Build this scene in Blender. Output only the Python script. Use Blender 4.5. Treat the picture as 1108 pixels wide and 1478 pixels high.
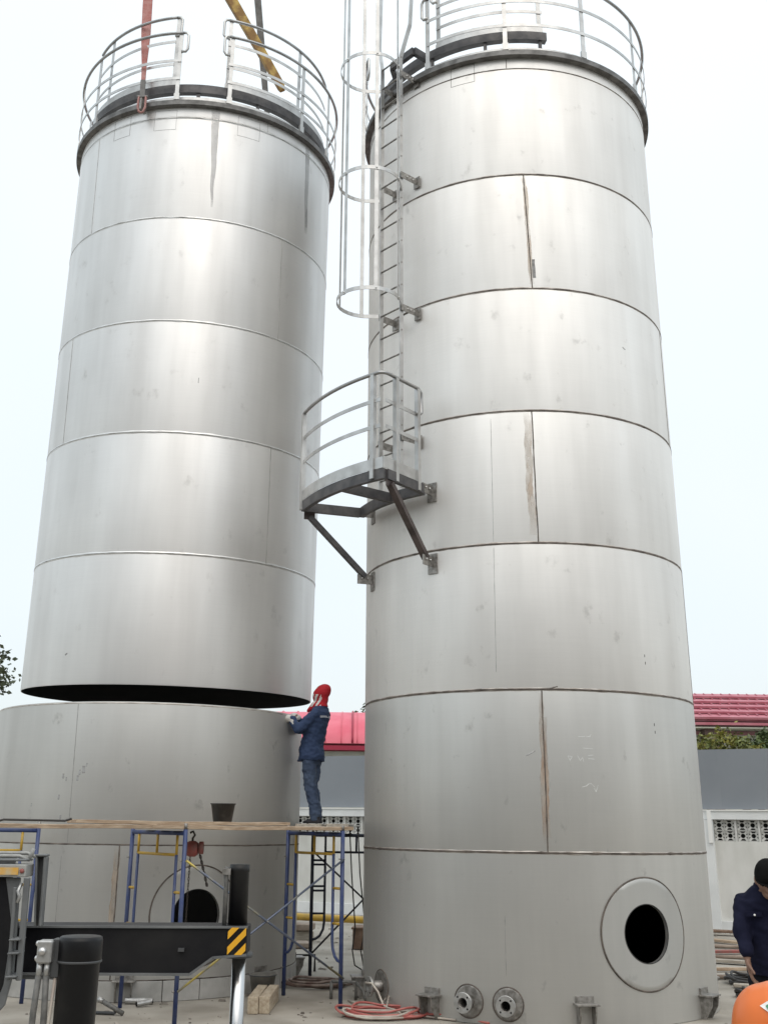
import bpy, bmesh, math, random
import numpy as np
from mathutils import Vector, Matrix, noise
random.seed(7)
R = math.radians
for o in list(bpy.data.objects): bpy.data.objects.remove(o)
scene = bpy.context.scene
COL = scene.collection

# ------------------------------------------------------------------ camera
CAM_Z = 1.7493
PITCH, ROLL = 0.32998, 0.012424
r0 = Vector((1, 0, 0)); u0 = Vector((0, -math.sin(PITCH), math.cos(PITCH))); fw = Vector((0, math.cos(PITCH), math.sin(PITCH)))
rt = math.cos(ROLL)*r0 + math.sin(ROLL)*u0
up = math.cos(ROLL)*u0 - math.sin(ROLL)*r0
cam_d = bpy.data.cameras.new('camera'); cam = bpy.data.objects.new('camera', cam_d); COL.objects.link(cam)
m = Matrix.Identity(4)
for i in range(3):
    m[i][0] = rt[i]; m[i][1] = up[i]; m[i][2] = -fw[i]
m[2][3] = CAM_Z
cam.matrix_world = m
cam_d.sensor_fit = 'VERTICAL'; cam_d.sensor_height = 36.0; cam_d.sensor_width = 27.0
cam_d.lens = 36.0*1553.46/1478.0
cam_d.shift_x = 39.21/1478.0; cam_d.shift_y = -80.26/1478.0
cam_d.clip_end = 2000; cam_d.clip_start = 0.05
scene.camera = cam

# ------------------------------------------------------------------ sky and sun
SUN_EL, SUN_AZ = R(55), R(174)          # azimuth clockwise from +y: veiled sun behind the camera
world = bpy.data.worlds.new('World'); scene.world = world; world.use_nodes = True
wn, wl = world.node_tree.nodes, world.node_tree.links
wn.clear()
wo = wn.new('ShaderNodeOutputWorld')
sky = wn.new('ShaderNodeTexSky'); sky.sky_type = 'NISHITA'; sky.sun_disc = False
sky.sun_elevation = SUN_EL; sky.sun_rotation = SUN_AZ; sky.dust_density = 6.0; sky.air_density = 1.0
bg1 = wn.new('ShaderNodeBackground'); bg1.inputs['Strength'].default_value = 0.05
wl.new(sky.outputs[0], bg1.inputs['Color'])
# bright even cloud layer over the whole sky
tc = wn.new('ShaderNodeTexCoord'); nz = wn.new('ShaderNodeTexNoise'); nz.inputs['Scale'].default_value = 1.6; nz.inputs['Detail'].default_value = 3
wl.new(tc.outputs['Generated'], nz.inputs['Vector'])
cr = wn.new('ShaderNodeValToRGB')
cr.color_ramp.elements[0].position = 0.35; cr.color_ramp.elements[0].color = (0.695, 0.77, 0.79, 1)
cr.color_ramp.elements[1].position = 0.65; cr.color_ramp.elements[1].color = (0.765, 0.805, 0.81, 1)
wl.new(nz.outputs['Fac'], cr.inputs['Fac'])
bg2 = wn.new('ShaderNodeBackground'); bg2.inputs['Strength'].default_value = 1.06
# overcast: the cloud layer brightens smoothly towards the zenith
sx = wn.new('ShaderNodeSeparateXYZ'); wl.new(tc.outputs['Generated'], sx.inputs[0])
mz = wn.new('ShaderNodeMath'); mz.operation = 'MAXIMUM'; mz.inputs[1].default_value = 0.0; wl.new(sx.outputs['Z'], mz.inputs[0])
pz = wn.new('ShaderNodeMath'); pz.operation = 'POWER'; pz.inputs[1].default_value = 2.0; wl.new(mz.outputs[0], pz.inputs[0])
gz = wn.new('ShaderNodeMath'); gz.operation = 'MULTIPLY_ADD'; gz.inputs[1].default_value = 0.50; gz.inputs[2].default_value = 1.0; wl.new(pz.outputs[0], gz.inputs[0])
vz = wn.new('ShaderNodeVectorMath'); vz.operation = 'SCALE'; wl.new(cr.outputs[0], vz.inputs[0]); wl.new(gz.outputs[0], vz.inputs['Scale'])
wl.new(vz.outputs[0], bg2.inputs['Color'])
ad = wn.new('ShaderNodeAddShader'); wl.new(bg1.outputs[0], ad.inputs[0]); wl.new(bg2.outputs[0], ad.inputs[1])
wl.new(ad.outputs[0], wo.inputs['Surface'])
sd = bpy.data.lights.new('sun', 'SUN'); sd.energy = 0.5; sd.angle = R(75); sd.color = (1.0, 0.965, 0.91)
sun = bpy.data.objects.new('sun', sd); COL.objects.link(sun)
dirv = Vector((math.sin(SUN_AZ)*math.cos(SUN_EL), math.cos(SUN_AZ)*math.cos(SUN_EL), math.sin(SUN_EL)))
sun.rotation_euler = (-dirv).to_track_quat('-Z', 'Y').to_euler()
vs = scene.view_settings; vs.view_transform = 'Standard'; vs.look = 'None'; vs.exposure = 0.0; vs.gamma = 1.0; vs.use_curve_mapping = False

# ------------------------------------------------------------------ materials
def mat(name, c, rough=0.6, metal=0.0, c2=None, scale=6.0, lo=0.35, hi=0.65, bump=0.0, bscale=40.0, rvar=0.0, detail=5, spec=0.5, coat=0.0, aspect=None):
    mt = bpy.data.materials.new(name); mt.use_nodes = True
    n, l = mt.node_tree.nodes, mt.node_tree.links
    b = n['Principled BSDF']
    b.inputs['Base Color'].default_value = (*c, 1); b.inputs['Roughness'].default_value = rough
    b.inputs['Metallic'].default_value = metal; b.inputs['Specular IOR Level'].default_value = spec
    b.inputs['Coat Weight'].default_value = coat
    t = n.new('ShaderNodeTexCoord'); mp = n.new('ShaderNodeMapping'); l.new(t.outputs['Object'], mp.inputs['Vector'])
    if aspect: mp.inputs['Scale'].default_value = aspect
    if c2 is not None:
        z = n.new('ShaderNodeTexNoise'); z.inputs['Scale'].default_value = scale; z.inputs['Detail'].default_value = detail
        l.new(mp.outputs[0], z.inputs['Vector'])
        r = n.new('ShaderNodeValToRGB'); r.color_ramp.elements[0].position = lo; r.color_ramp.elements[1].position = hi
        r.color_ramp.elements[0].color = (*c, 1); r.color_ramp.elements[1].color = (*c2, 1)
        l.new(z.outputs['Fac'], r.inputs['Fac']); l.new(r.outputs[0], b.inputs['Base Color'])
        if rvar:
            mr = n.new('ShaderNodeMapRange'); mr.inputs['To Min'].default_value = rough-rvar; mr.inputs['To Max'].default_value = rough+rvar
            l.new(z.outputs['Fac'], mr.inputs['Value']); l.new(mr.outputs[0], b.inputs['Roughness'])
    if bump:
        z2 = n.new('ShaderNodeTexNoise'); z2.inputs['Scale'].default_value = bscale; z2.inputs['Detail'].default_value = 4
        l.new(mp.outputs[0], z2.inputs['Vector'])
        bp = n.new('ShaderNodeBump'); bp.inputs['Strength'].default_value = bump; bp.inputs['Distance'].default_value = 0.01
        l.new(z2.outputs['Fac'], bp.inputs['Height']); l.new(bp.outputs[0], b.inputs['Normal'])
    return mt

def steel(name, base, rough, aniso, smudge=0.35, dull=0.0, metal=0.92, arot=0.25):
    """mill-finish stainless plate: broad tone patches, fine horizontal mill lines, handling smudges"""
    mt = bpy.data.materials.new(name); mt.use_nodes = True
    n, l = mt.node_tree.nodes, mt.node_tree.links
    b = n['Principled BSDF']; b.inputs['Metallic'].default_value = metal
    t = n.new('ShaderNodeTexCoord')
    oi = n.new('ShaderNodeObjectInfo')
    def nz_(scale, asp, detail=4, rough_=0.55):
        mp = n.new('ShaderNodeMapping'); mp.inputs['Scale'].default_value = asp; l.new(t.outputs['Object'], mp.inputs['Vector'])
        off = n.new('ShaderNodeVectorMath'); off.operation = 'ADD'; l.new(mp.outputs[0], off.inputs[0])
        sc = n.new('ShaderNodeMath'); sc.operation = 'MULTIPLY'; sc.inputs[1].default_value = 17.0; l.new(oi.outputs['Random'], sc.inputs[0])
        l.new(sc.outputs[0], off.inputs[1])
        z = n.new('ShaderNodeTexNoise'); z.inputs['Scale'].default_value = scale; z.inputs['Detail'].default_value = detail; z.inputs['Roughness'].default_value = rough_
        l.new(off.outputs[0], z.inputs['Vector']); return z.outputs['Fac']
    broad = nz_(0.55, (1, 1, 1), 3); streak = nz_(3.0, (1.0, 1.0, 0.10), 5); mill = nz_(14.0, (0.15, 0.15, 6.0), 3); spots = nz_(4.2, (1, 1, 0.8), 6, 0.62)
    def ramp(fac, lo, hi, a, bb):
        r = n.new('ShaderNodeMapRange'); r.inputs['From Min'].default_value = lo; r.inputs['From Max'].default_value = hi
        r.inputs['To Min'].default_value = a; r.inputs['To Max'].default_value = bb; l.new(fac, r.inputs['Value']); return r.outputs[0]
    def mul(a, c):
        x = n.new('ShaderNodeMath'); x.operation = 'MULTIPLY'; l.new(a, x.inputs[0]); l.new(c, x.inputs[1]); return x.outputs[0]
    f = mul(mul(ramp(broad, 0.3, 0.7, 0.93, 1.05), ramp(streak, 0.3, 0.75, 1.03, 0.90)), ramp(mill, 0.3, 0.7, 0.988, 1.012))
    f = mul(f, ramp(spots, 0.63, 0.74, 1.0, 1.0-smudge))
    # every plate left the mill with a slightly different tone
    f = mul(f, ramp(oi.outputs['Random'], 0, 1, 0.965, 1.03))
    mx = n.new('ShaderNodeVectorMath'); mx.operation = 'SCALE'; mx.inputs[0].default_value = base; l.new(f, mx.inputs['Scale'])
    l.new(mx.outputs[0], b.inputs['Base Color'])
    rr = n.new('ShaderNodeMath'); rr.operation = 'ADD'; l.new(ramp(streak, 0.3, 0.7, -0.04, 0.05), rr.inputs[0]); rr.inputs[1].default_value = rough
    r2 = n.new('ShaderNodeMath'); r2.operation = 'ADD'; l.new(rr.outputs[0], r2.inputs[0]); l.new(ramp(spots, 0.6, 0.75, 0, 0.12), r2.inputs[1])
    l.new(r2.outputs[0], b.inputs['Roughness'])
    if aniso:
        b.inputs['Anisotropic'].default_value = aniso; b.inputs['Anisotropic Rotation'].default_value = arot
        tg = n.new('ShaderNodeTangent'); tg.direction_type = 'RADIAL'; tg.axis = 'Z'; l.new(tg.outputs[0], b.inputs['Tangent'])
    bp = n.new('ShaderNodeBump'); bp.inputs['Strength'].default_value = 0.22; bp.inputs['Distance'].default_value = 0.03
    l.new(nz_(1.1, (1, 1, 0.6), 2), bp.inputs['Height']); l.new(bp.outputs[0], b.inputs['Normal'])
    return mt

M = {}
M['steel_right'] = steel('steel_right', (0.745, 0.725, 0.695), 0.53, 0.5, 0.18, metal=0.82, arot=0.0)
M['steel_left'] = steel('steel_left', (0.715, 0.705, 0.69), 0.48, 0.35, 0.10, metal=0.86)
M['steel_low'] = steel('steel_low', (0.565, 0.555, 0.53), 0.49, 0.5, 0.30, metal=0.82, arot=0.0)  # duller plates, also darkened to hold the dim reflections near the ground
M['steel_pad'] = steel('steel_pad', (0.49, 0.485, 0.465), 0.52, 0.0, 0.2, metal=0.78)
M['inside'] = mat('inside', (0.022, 0.022, 0.022), 0.8)  # near-black: shade inside the shells and behind the blocks is in the colour
M['weld'] = mat('weld', (0.062, 0.050, 0.042), 0.75, 0.0, (0.15, 0.125, 0.105), 9, bump=0.5, bscale=90)
M['weld_light'] = mat('weld_light', (0.24, 0.235, 0.225), 0.55, 0.6, (0.42, 0.41, 0.39), 7, bump=0.5, bscale=90)
M['tint'] = mat('tint', (0.50, 0.40, 0.31), 0.55, 0.6, (0.56, 0.51, 0.45), 5, aspect=(3, 3, 0.6))
M['heat_band'] = mat('heat_band', (0.34, 0.30, 0.265), 0.55, 0.6, (0.58, 0.55, 0.51), 4, 0.35, 0.65, aspect=(2, 2, 3))
M['polish_band'] = mat('polish_band', (0.72, 0.72, 0.71), 0.42, 0.9, (0.62, 0.62, 0.61), 5, aspect=(2, 2, 8))
M['rust_tint'] = mat('rust_tint', (0.40, 0.27, 0.19), 0.6, 0.4, (0.52, 0.46, 0.40), 7, aspect=(3, 3, 0.7))
M['streak'] = mat('streak', (0.40, 0.395, 0.39), 0.5, 0.8, (0.48, 0.475, 0.47), 5)
def fade_alpha(mt, strength=0.9, lo=0.3, hi=0.62, scale=7, asp=(1, 1, 0.35)):
    n, l = mt.node_tree.nodes, mt.node_tree.links; b = n['Principled BSDF']
    at = n.new('ShaderNodeAttribute'); at.attribute_name = 'fade'
    t = n.new('ShaderNodeTexCoord'); mp = n.new('ShaderNodeMapping'); mp.inputs['Scale'].default_value = asp; l.new(t.outputs['Object'], mp.inputs['Vector'])
    z = n.new('ShaderNodeTexNoise'); z.inputs['Scale'].default_value = scale; z.inputs['Detail'].default_value = 6; l.new(mp.outputs[0], z.inputs['Vector'])
    r = n.new('ShaderNodeMapRange'); r.inputs['From Min'].default_value = lo; r.inputs['From Max'].default_value = hi; r.inputs['To Max'].default_value = strength; l.new(z.outputs['Fac'], r.inputs['Value'])
    m_ = n.new('ShaderNodeMath'); m_.operation = 'MULTIPLY'; l.new(at.outputs['Fac'], m_.inputs[0]); l.new(r.outputs[0], m_.inputs[1]); l.new(m_.outputs[0], b.inputs['Alpha'])
for k_ in ('tint', 'rust_tint'): fade_alpha(M[k_])
fade_alpha(M['streak'], 0.95, 0.15, 0.45)
M['scratch'] = mat('scratch', (0.16, 0.15, 0.14), 0.6, 0.3)
M['mark'] = mat('mark', (0.20, 0.195, 0.19), 0.7, 0.3, (0.32, 0.315, 0.31), 22)
M['chalk'] = mat('chalk', (0.75, 0.76, 0.75), 0.9)
M['rim'] = mat('rim', (0.11, 0.107, 0.103), 0.5, 0.7, (0.20, 0.195, 0.19), 9, bump=0.15)
M['channel'] = mat('channel', (0.065, 0.064, 0.068), 0.5, 0.4, (0.115, 0.11, 0.11), 8, bump=0.15)
M['brown_channel'] = mat('brown_channel', (0.065, 0.052, 0.05), 0.5, 0.4, (0.13, 0.105, 0.10), 7, bump=0.15)
M['rail'] = mat('rail', (0.54, 0.54, 0.53), 0.42, 0.9, (0.42, 0.415, 0.405), 6, bump=0.06)
M['pipe_rail'] = mat('pipe_rail', (0.40, 0.40, 0.40), 0.34, 0.95, (0.30, 0.30, 0.30), 6)
M['bracket'] = mat('bracket', (0.36, 0.345, 0.325), 0.5, 0.7, (0.19, 0.18, 0.165), 25, bump=0.2)
M['bolt'] = mat('bolt', (0.62, 0.61, 0.6), 0.35, 0.95)
M['dark_hole'] = mat('dark_hole', (0.01, 0.01, 0.01), 0.9)
M['ground'] = mat('ground', (0.22, 0.197, 0.163), 0.9, 0, (0.36, 0.33, 0.285), 1.4, 0.3, 0.6, bump=0.35, bscale=9, rvar=0.05, detail=8)
M['plinth'] = mat('plinth', (0.34, 0.335, 0.315), 0.85, 0, (0.45, 0.44, 0.42), 5, bump=0.25, bscale=30)
M['blue'] = mat('blue', (0.022, 0.042, 0.145), 0.45, 0.0, (0.055, 0.075, 0.155), 9, bump=0.1)
M['navy'] = mat('navy', (0.012, 0.015, 0.03), 0.5, 0.0, (0.03, 0.035, 0.055), 8)
M['yellow'] = mat('yellow', (0.55, 0.33, 0.03), 0.5, 0.0, (0.42, 0.27, 0.05), 9)
M['brace'] = mat('brace', (0.12, 0.14, 0.19), 0.45, 0.5, (0.45, 0.36, 0.10), 1.6, 0.46, 0.56)
M['brace_dark'] = mat('brace_dark', (0.03, 0.03, 0.035), 0.5, 0.3)
M['wood'] = mat('wood', (0.30, 0.21, 0.14), 0.85, 0, (0.46, 0.36, 0.26), 7, bump=0.3, aspect=(1, 6, 6))
M['wood_grey'] = mat('wood_grey', (0.30, 0.265, 0.22), 0.85, 0, (0.44, 0.40, 0.34), 7, bump=0.3, aspect=(1, 6, 6))
M['timber'] = mat('timber', (0.33, 0.26, 0.185), 0.85, 0, (0.47, 0.40, 0.30), 5, bump=0.3, aspect=(6, 1, 6))
M['black_paint'] = mat('black_paint', (0.005, 0.005, 0.007), 0.5, 0, (0.022, 0.021, 0.020), 3, 0.45, 0.85, bump=0.08, spec=0.25, rvar=0.15, detail=9)
M['jack_black'] = mat('jack_black', (0.005, 0.005, 0.006), 0.42, 0, (0.024, 0.023, 0.021), 4, 0.48, 0.85, spec=0.3, rvar=0.12, detail=9, bump=0.06)
M['hazard_y'] = mat('hazard_y', (0.75, 0.38, 0.015), 0.5)
M['chrome'] = mat('chrome', (0.55, 0.55, 0.55), 0.22, 1.0, (0.45, 0.45, 0.45), 3)
M['truck_grey'] = mat('truck_grey', (0.11, 0.115, 0.118), 0.5, 0.1, (0.17, 0.175, 0.175), 6, bump=0.1)
M['truck_dark'] = mat('truck_dark', (0.045, 0.048, 0.05), 0.5, 0.1, (0.07, 0.072, 0.075), 6)
M['truck_light'] = mat('truck_light', (0.36, 0.36, 0.34), 0.5, 0.1, (0.26, 0.26, 0.25), 12)
M['orange_band'] = mat('orange_band', (0.62, 0.34, 0.06), 0.55, 0, (0.50, 0.40, 0.24), 18)
M['alu'] = mat('alu', (0.50, 0.50, 0.49), 0.42, 0.8, (0.38, 0.375, 0.365), 20, bump=0.2)
M['hose_grey'] = mat('hose_grey', (0.16, 0.155, 0.145), 0.55, 0.1, (0.10, 0.10, 0.095), 30, bump=0.3)
M['red_sling'] = mat('red_sling', (0.34, 0.115, 0.10), 0.85, 0, (0.42, 0.22, 0.20), 8, bump=0.3, bscale=120)
M['grey_sling'] = mat('grey_sling', (0.13, 0.125, 0.12), 0.85, 0, (0.20, 0.195, 0.19), 8, bump=0.3, bscale=120)
M['beam_yellow'] = mat('beam_yellow', (0.22, 0.12, 0.035), 0.75, 0, (0.52, 0.36, 0.10), 5, 0.48, 0.72, bump=0.3)
M['wall_white'] = mat('wall_white', (0.50, 0.50, 0.465), 0.9, 0, (0.66, 0.66, 0.635), 1.7, 0.3, 0.6, bump=0.15, bscale=20, aspect=(1, 1, 0.5))
M['wall_trim'] = mat('wall_trim', (0.66, 0.68, 0.68), 0.8, 0, (0.74, 0.76, 0.76), 2)
M['breeze'] = mat('breeze', (0.50, 0.505, 0.48), 0.9, 0, (0.62, 0.62, 0.60), 6)
M['fence_grey'] = mat('fence_grey', (0.215, 0.235, 0.26), 0.45, 0.15, (0.235, 0.255, 0.28), 1.2)
M['pink_roof'] = mat('pink_roof', (0.62, 0.10, 0.15), 0.5, 0, (0.68, 0.15, 0.20), 2)
M['pink_trim'] = mat('pink_trim', (0.33, 0.02, 0.05), 0.5)
M['tile_roof'] = mat('tile_roof', (0.40, 0.115, 0.15), 0.6, 0, (0.48, 0.19, 0.225), 3)
M['house_wall'] = mat('house_wall', (0.40, 0.41, 0.34), 0.9, 0, (0.48, 0.49, 0.42), 3)
M['house_dark'] = mat('house_dark', (0.10, 0.06, 0.055), 0.8, 0, (0.15, 0.10, 0.09), 3)
M['window_glass'] = mat('window_glass', (0.05, 0.06, 0.06), 0.1)
M['leaf'] = mat('leaf', (0.055, 0.085, 0.025), 0.6, 0, (0.11, 0.15, 0.045), 3)
M['leaf_yellow'] = mat('leaf_yellow', (0.22, 0.20, 0.03), 0.6, 0, (0.12, 0.15, 0.04), 3)
M['leaf_dark'] = mat('leaf_dark', (0.04, 0.055, 0.03), 0.6, 0, (0.075, 0.09, 0.045), 3)
M['bark'] = mat('bark', (0.12, 0.09, 0.065), 0.9, 0, (0.18, 0.14, 0.11), 9, bump=0.4)
M['bucket'] = mat('bucket', (0.018, 0.018, 0.018), 0.5, 0, (0.05, 0.048, 0.045), 9, 0.5, 0.7)
M['hose_red'] = mat('hose_red', (0.33, 0.07, 0.06), 0.55, 0, (0.42, 0.14, 0.12), 9)
M['hose_pale'] = mat('hose_pale', (0.50, 0.46, 0.40), 0.6, 0, (0.36, 0.30, 0.26), 6)
M['cable'] = mat('cable', (0.03, 0.027, 0.025), 0.6)
M['hoist_red'] = mat('hoist_red', (0.30, 0.07, 0.06), 0.55, 0, (0.20, 0.09, 0.075), 14)
M['chain'] = mat('chain', (0.06, 0.05, 0.045), 0.5, 0.6)
M['brown_box'] = mat('brown_box', (0.14, 0.085, 0.055), 0.8, 0, (0.20, 0.13, 0.09), 8)
M['scrap'] = mat('scrap', (0.20, 0.15, 0.12), 0.8, 0.2, (0.33, 0.27, 0.22), 6)
M['jacket'] = mat('jacket', (0.019, 0.037, 0.092), 0.85, 0, (0.030, 0.055, 0.125), 6, bump=0.35, bscale=28)
M['jeans'] = mat('jeans', (0.040, 0.062, 0.115), 0.85, 0, (0.065, 0.095, 0.155), 4, bump=0.15, bscale=30)
M['balaclava'] = mat('balaclava', (0.40, 0.010, 0.018), 0.9, 0, (0.48, 0.02, 0.03), 9, bump=0.4, bscale=120)
M['white_cloth'] = mat('white_cloth', (0.68, 0.67, 0.65), 0.9, 0, (0.55, 0.53, 0.5), 14, bump=0.3, bscale=90)
M['reflect'] = mat('reflect', (0.42, 0.44, 0.50), 0.5)
M['skin'] = mat('skin', (0.20, 0.11, 0.075), 0.55, 0, (0.25, 0.145, 0.10), 12)
M['coverall'] = mat('coverall', (0.005, 0.006, 0.018), 0.85, 0, (0.010, 0.011, 0.028), 6, bump=0.35, bscale=26, spec=0.15)
M['trouser_dark'] = mat('trouser_dark', (0.004, 0.005, 0.008), 0.85, 0, (0.008, 0.009, 0.013), 6, bump=0.3, bscale=26, spec=0.15)
M['cap'] = mat('cap', (0.004, 0.004, 0.004), 0.9, 0, (0.008, 0.008, 0.008), 12, spec=0.1)
M['shoe'] = mat('shoe', (0.018, 0.018, 0.024), 0.6)
M['hat'] = mat('hat', (0.70, 0.155, 0.018), 0.32, 0, (0.66, 0.14, 0.016), 4)
M['emblem_green'] = mat('emblem_green', (0.05, 0.22, 0.12), 0.5)
M['white_paint'] = mat('white_paint', (0.8, 0.8, 0.78), 0.5)

# ------------------------------------------------------------------ mesh builder
class MB:
    def __init__(s): s.v = []; s.f = []; s.smooth = []
    def add(s, vs, fs, smooth=False):
        k = len(s.v); s.v += [tuple(p) for p in vs]; s.f += [tuple(i+k for i in f) for f in fs]; s.smooth += [smooth]*len(fs); return s
    def box(s, c, size, mtx=None):
        c = Vector(c); h = [x/2 for x in size]
        vs = [Vector((a*h[0], b*h[1], d*h[2])) for a in (-1, 1) for b in (-1, 1) for d in (-1, 1)]
        if mtx is not None: vs = [mtx @ p for p in vs]
        return s.add([p+c for p in vs], [(0, 1, 3, 2), (4, 6, 7, 5), (0, 4, 5, 1), (2, 3, 7, 6), (0, 2, 6, 4), (1, 5, 7, 3)])
    def bar(s, a, b, w, h, upv=(0, 0, 1)):
        a, b = Vector(a), Vector(b); d = (b-a); L = d.length; d.normalize(); u = Vector(upv)
        x = d.cross(u)
        if x.length < 1e-4: x = d.cross(Vector((1, 0, 0)))
        x.normalize(); u = x.cross(d)
        mt = Matrix((x, d, u)).transposed()
        return s.box((a+b)/2, (w, L, h), mt)
    def tube(s, pts, r, n=8, closed=False, cap=True, rs=None):
        pts = [Vector(p) for p in pts]; N = len(pts)
        vs = []; prev = None
        for i, p in enumerate(pts):
            if closed: t = pts[(i+1) % N]-pts[i-1]
            else: t = pts[min(i+1, N-1)]-pts[max(i-1, 0)]
            t.normalize()
            if prev is None:
                a = Vector((0, 0, 1)) if abs(t.z) < 0.9 else Vector((1, 0, 0))
                x = t.cross(a).normalized()
            else:
                x = prev - t*prev.dot(t); x.normalize()
            prev = x; y = t.cross(x); rr = rs[i] if rs else r
            vs += [p + x*rr*math.cos(2*math.pi*k/n) + y*rr*math.sin(2*math.pi*k/n) for k in range(n)]
        fs = []
        for i in range(N if closed else N-1):
            j = (i+1) % N
            for k in range(n): fs.append((i*n+k, i*n+(k+1) % n, j*n+(k+1) % n, j*n+k))
        s.add(vs, fs, True)
        if cap and not closed:
            k0 = len(s.v)-N*n
            s.f.append(tuple(k0+i for i in range(n))[::-1]); s.f.append(tuple(k0+(N-1)*n+i for i in range(n))); s.smooth += [False, False]
        return s
    def lathe(s, prof, n=32, c=(0, 0, 0), axis='Z', mtx=None, smooth=True):
        vs = []; c = Vector(c)
        for r, z in prof:
            for k in range(n):
                a = 2*math.pi*k/n; p = Vector((r*math.cos(a), r*math.sin(a), z))
                if mtx is not None: p = mtx @ p
                vs.append(p+c)
        fs = []
        for i in range(len(prof)-1):
            for k in range(n): fs.append((i*n+k, i*n+(k+1) % n, (i+1)*n+(k+1) % n, (i+1)*n+k))
        return s.add(vs, fs, smooth)
    def sweep(s, sect, a0, a1, n, z=0.0):
        """sweep a closed (radius, z) section round the tank axis from a0 to a1 degrees"""
        full = abs(a1-a0) > 359.9; K = len(sect); vs = []; cnt = n if full else n+1
        for i in range(cnt):
            a = R(a0+(a1-a0)*i/n)
            vs += [(q[0]*math.cos(a), q[0]*math.sin(a), q[1]+z) for q in sect]
        fs = []
        for i in range(n):
            j = (i+1) % cnt
            for k in range(K): fs.append((i*K+k, j*K+k, j*K+(k+1) % K, i*K+(k+1) % K))
        if not full: fs += [tuple(range(K))[::-1], tuple(n*K+k for k in range(K))]
        return s.add(vs, fs)
    def ball(s, c, rx, ry=None, rz=None, n=10, mtx=None):
        ry = ry or rx; rz = rz or rx; prof = []
        vs = []; c = Vector(c); h = n//2+1
        for i in range(h+1):
            ph = -math.pi/2+math.pi*i/h
            for k in range(n):
                a = 2*math.pi*k/n; p = Vector((rx*math.cos(ph)*math.cos(a), ry*math.cos(ph)*math.sin(a), rz*math.sin(ph)))
                if mtx is not None: p = mtx @ p
                vs.append(p+c)
        fs = [(i*n+k, i*n+(k+1) % n, (i+1)*n+(k+1) % n, (i+1)*n+k) for i in range(h) for k in range(n)]
        return s.add(vs, fs, True)
    def mesh(s, name, mt, bevel=0):
        me = bpy.data.meshes.new(name); me.from_pydata(s.v, [], s.f)
        me.polygons.foreach_set('use_smooth', s.smooth); 
        bm = bmesh.new(); bm.from_mesh(me)
        bmesh.ops.remove_doubles(bm, verts=bm.verts, dist=1e-5)
        bmesh.ops.recalc_face_normals(bm, faces=bm.faces)
        if bevel:
            ed = [e for e in bm.edges if len(e.link_faces) == 2 and e.calc_face_angle(0) > 0.9]
            bmesh.ops.bevel(bm, geom=ed, offset=bevel, segments=1, affect='EDGES', clamp_overlap=True)
        bm.to_mesh(me); bm.free()
        for x in (mt if isinstance(mt, (list, tuple)) else [mt]): me.materials.append(M[x] if isinstance(x, str) else x)
        return me
    def build(s, name, mt, parent=None, loc=(0, 0, 0), rot=(0, 0, 0), bevel=0):
        return link(name, s.mesh(name, mt, bevel), parent, loc, rot)

def link(name, me, parent=None, loc=(0, 0, 0), rot=(0, 0, 0)):
    o = bpy.data.objects.new(name, me); COL.objects.link(o); o.parent = parent; o.location = loc; o.rotation_euler = rot; return o
def tag(o, label, cat, group=None):
    o['label'] = label; o['category'] = cat
    if group: o['group'] = group
    return o
def empty(name, loc, label, cat, group=None, rot=(0, 0, 0)):
    o = bpy.data.objects.new(name, None); COL.objects.link(o); o.location = loc; o.rotation_euler = rot; o.empty_display_size = 0.2
    return tag(o, label, cat, group)
def part_group(name, parent, label=None):
    return parent
def structure(o): o['kind'] = 'structure'; return o
def stuff(o): o['kind'] = 'stuff'; return o
def pol(a, r, z): a = R(a); return Vector((r*math.cos(a), r*math.sin(a), z))

RT = 1.89                                   # radius of all tank shells

# ------------------------------------------------------------------ ground
g = MB(); g.add([(-250, -250, 0), (250, -250, 0), (250, 300, 0), (-250, 300, 0)], [(0, 1, 2, 3)])
structure(g.build('ground', 'ground'))

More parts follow.
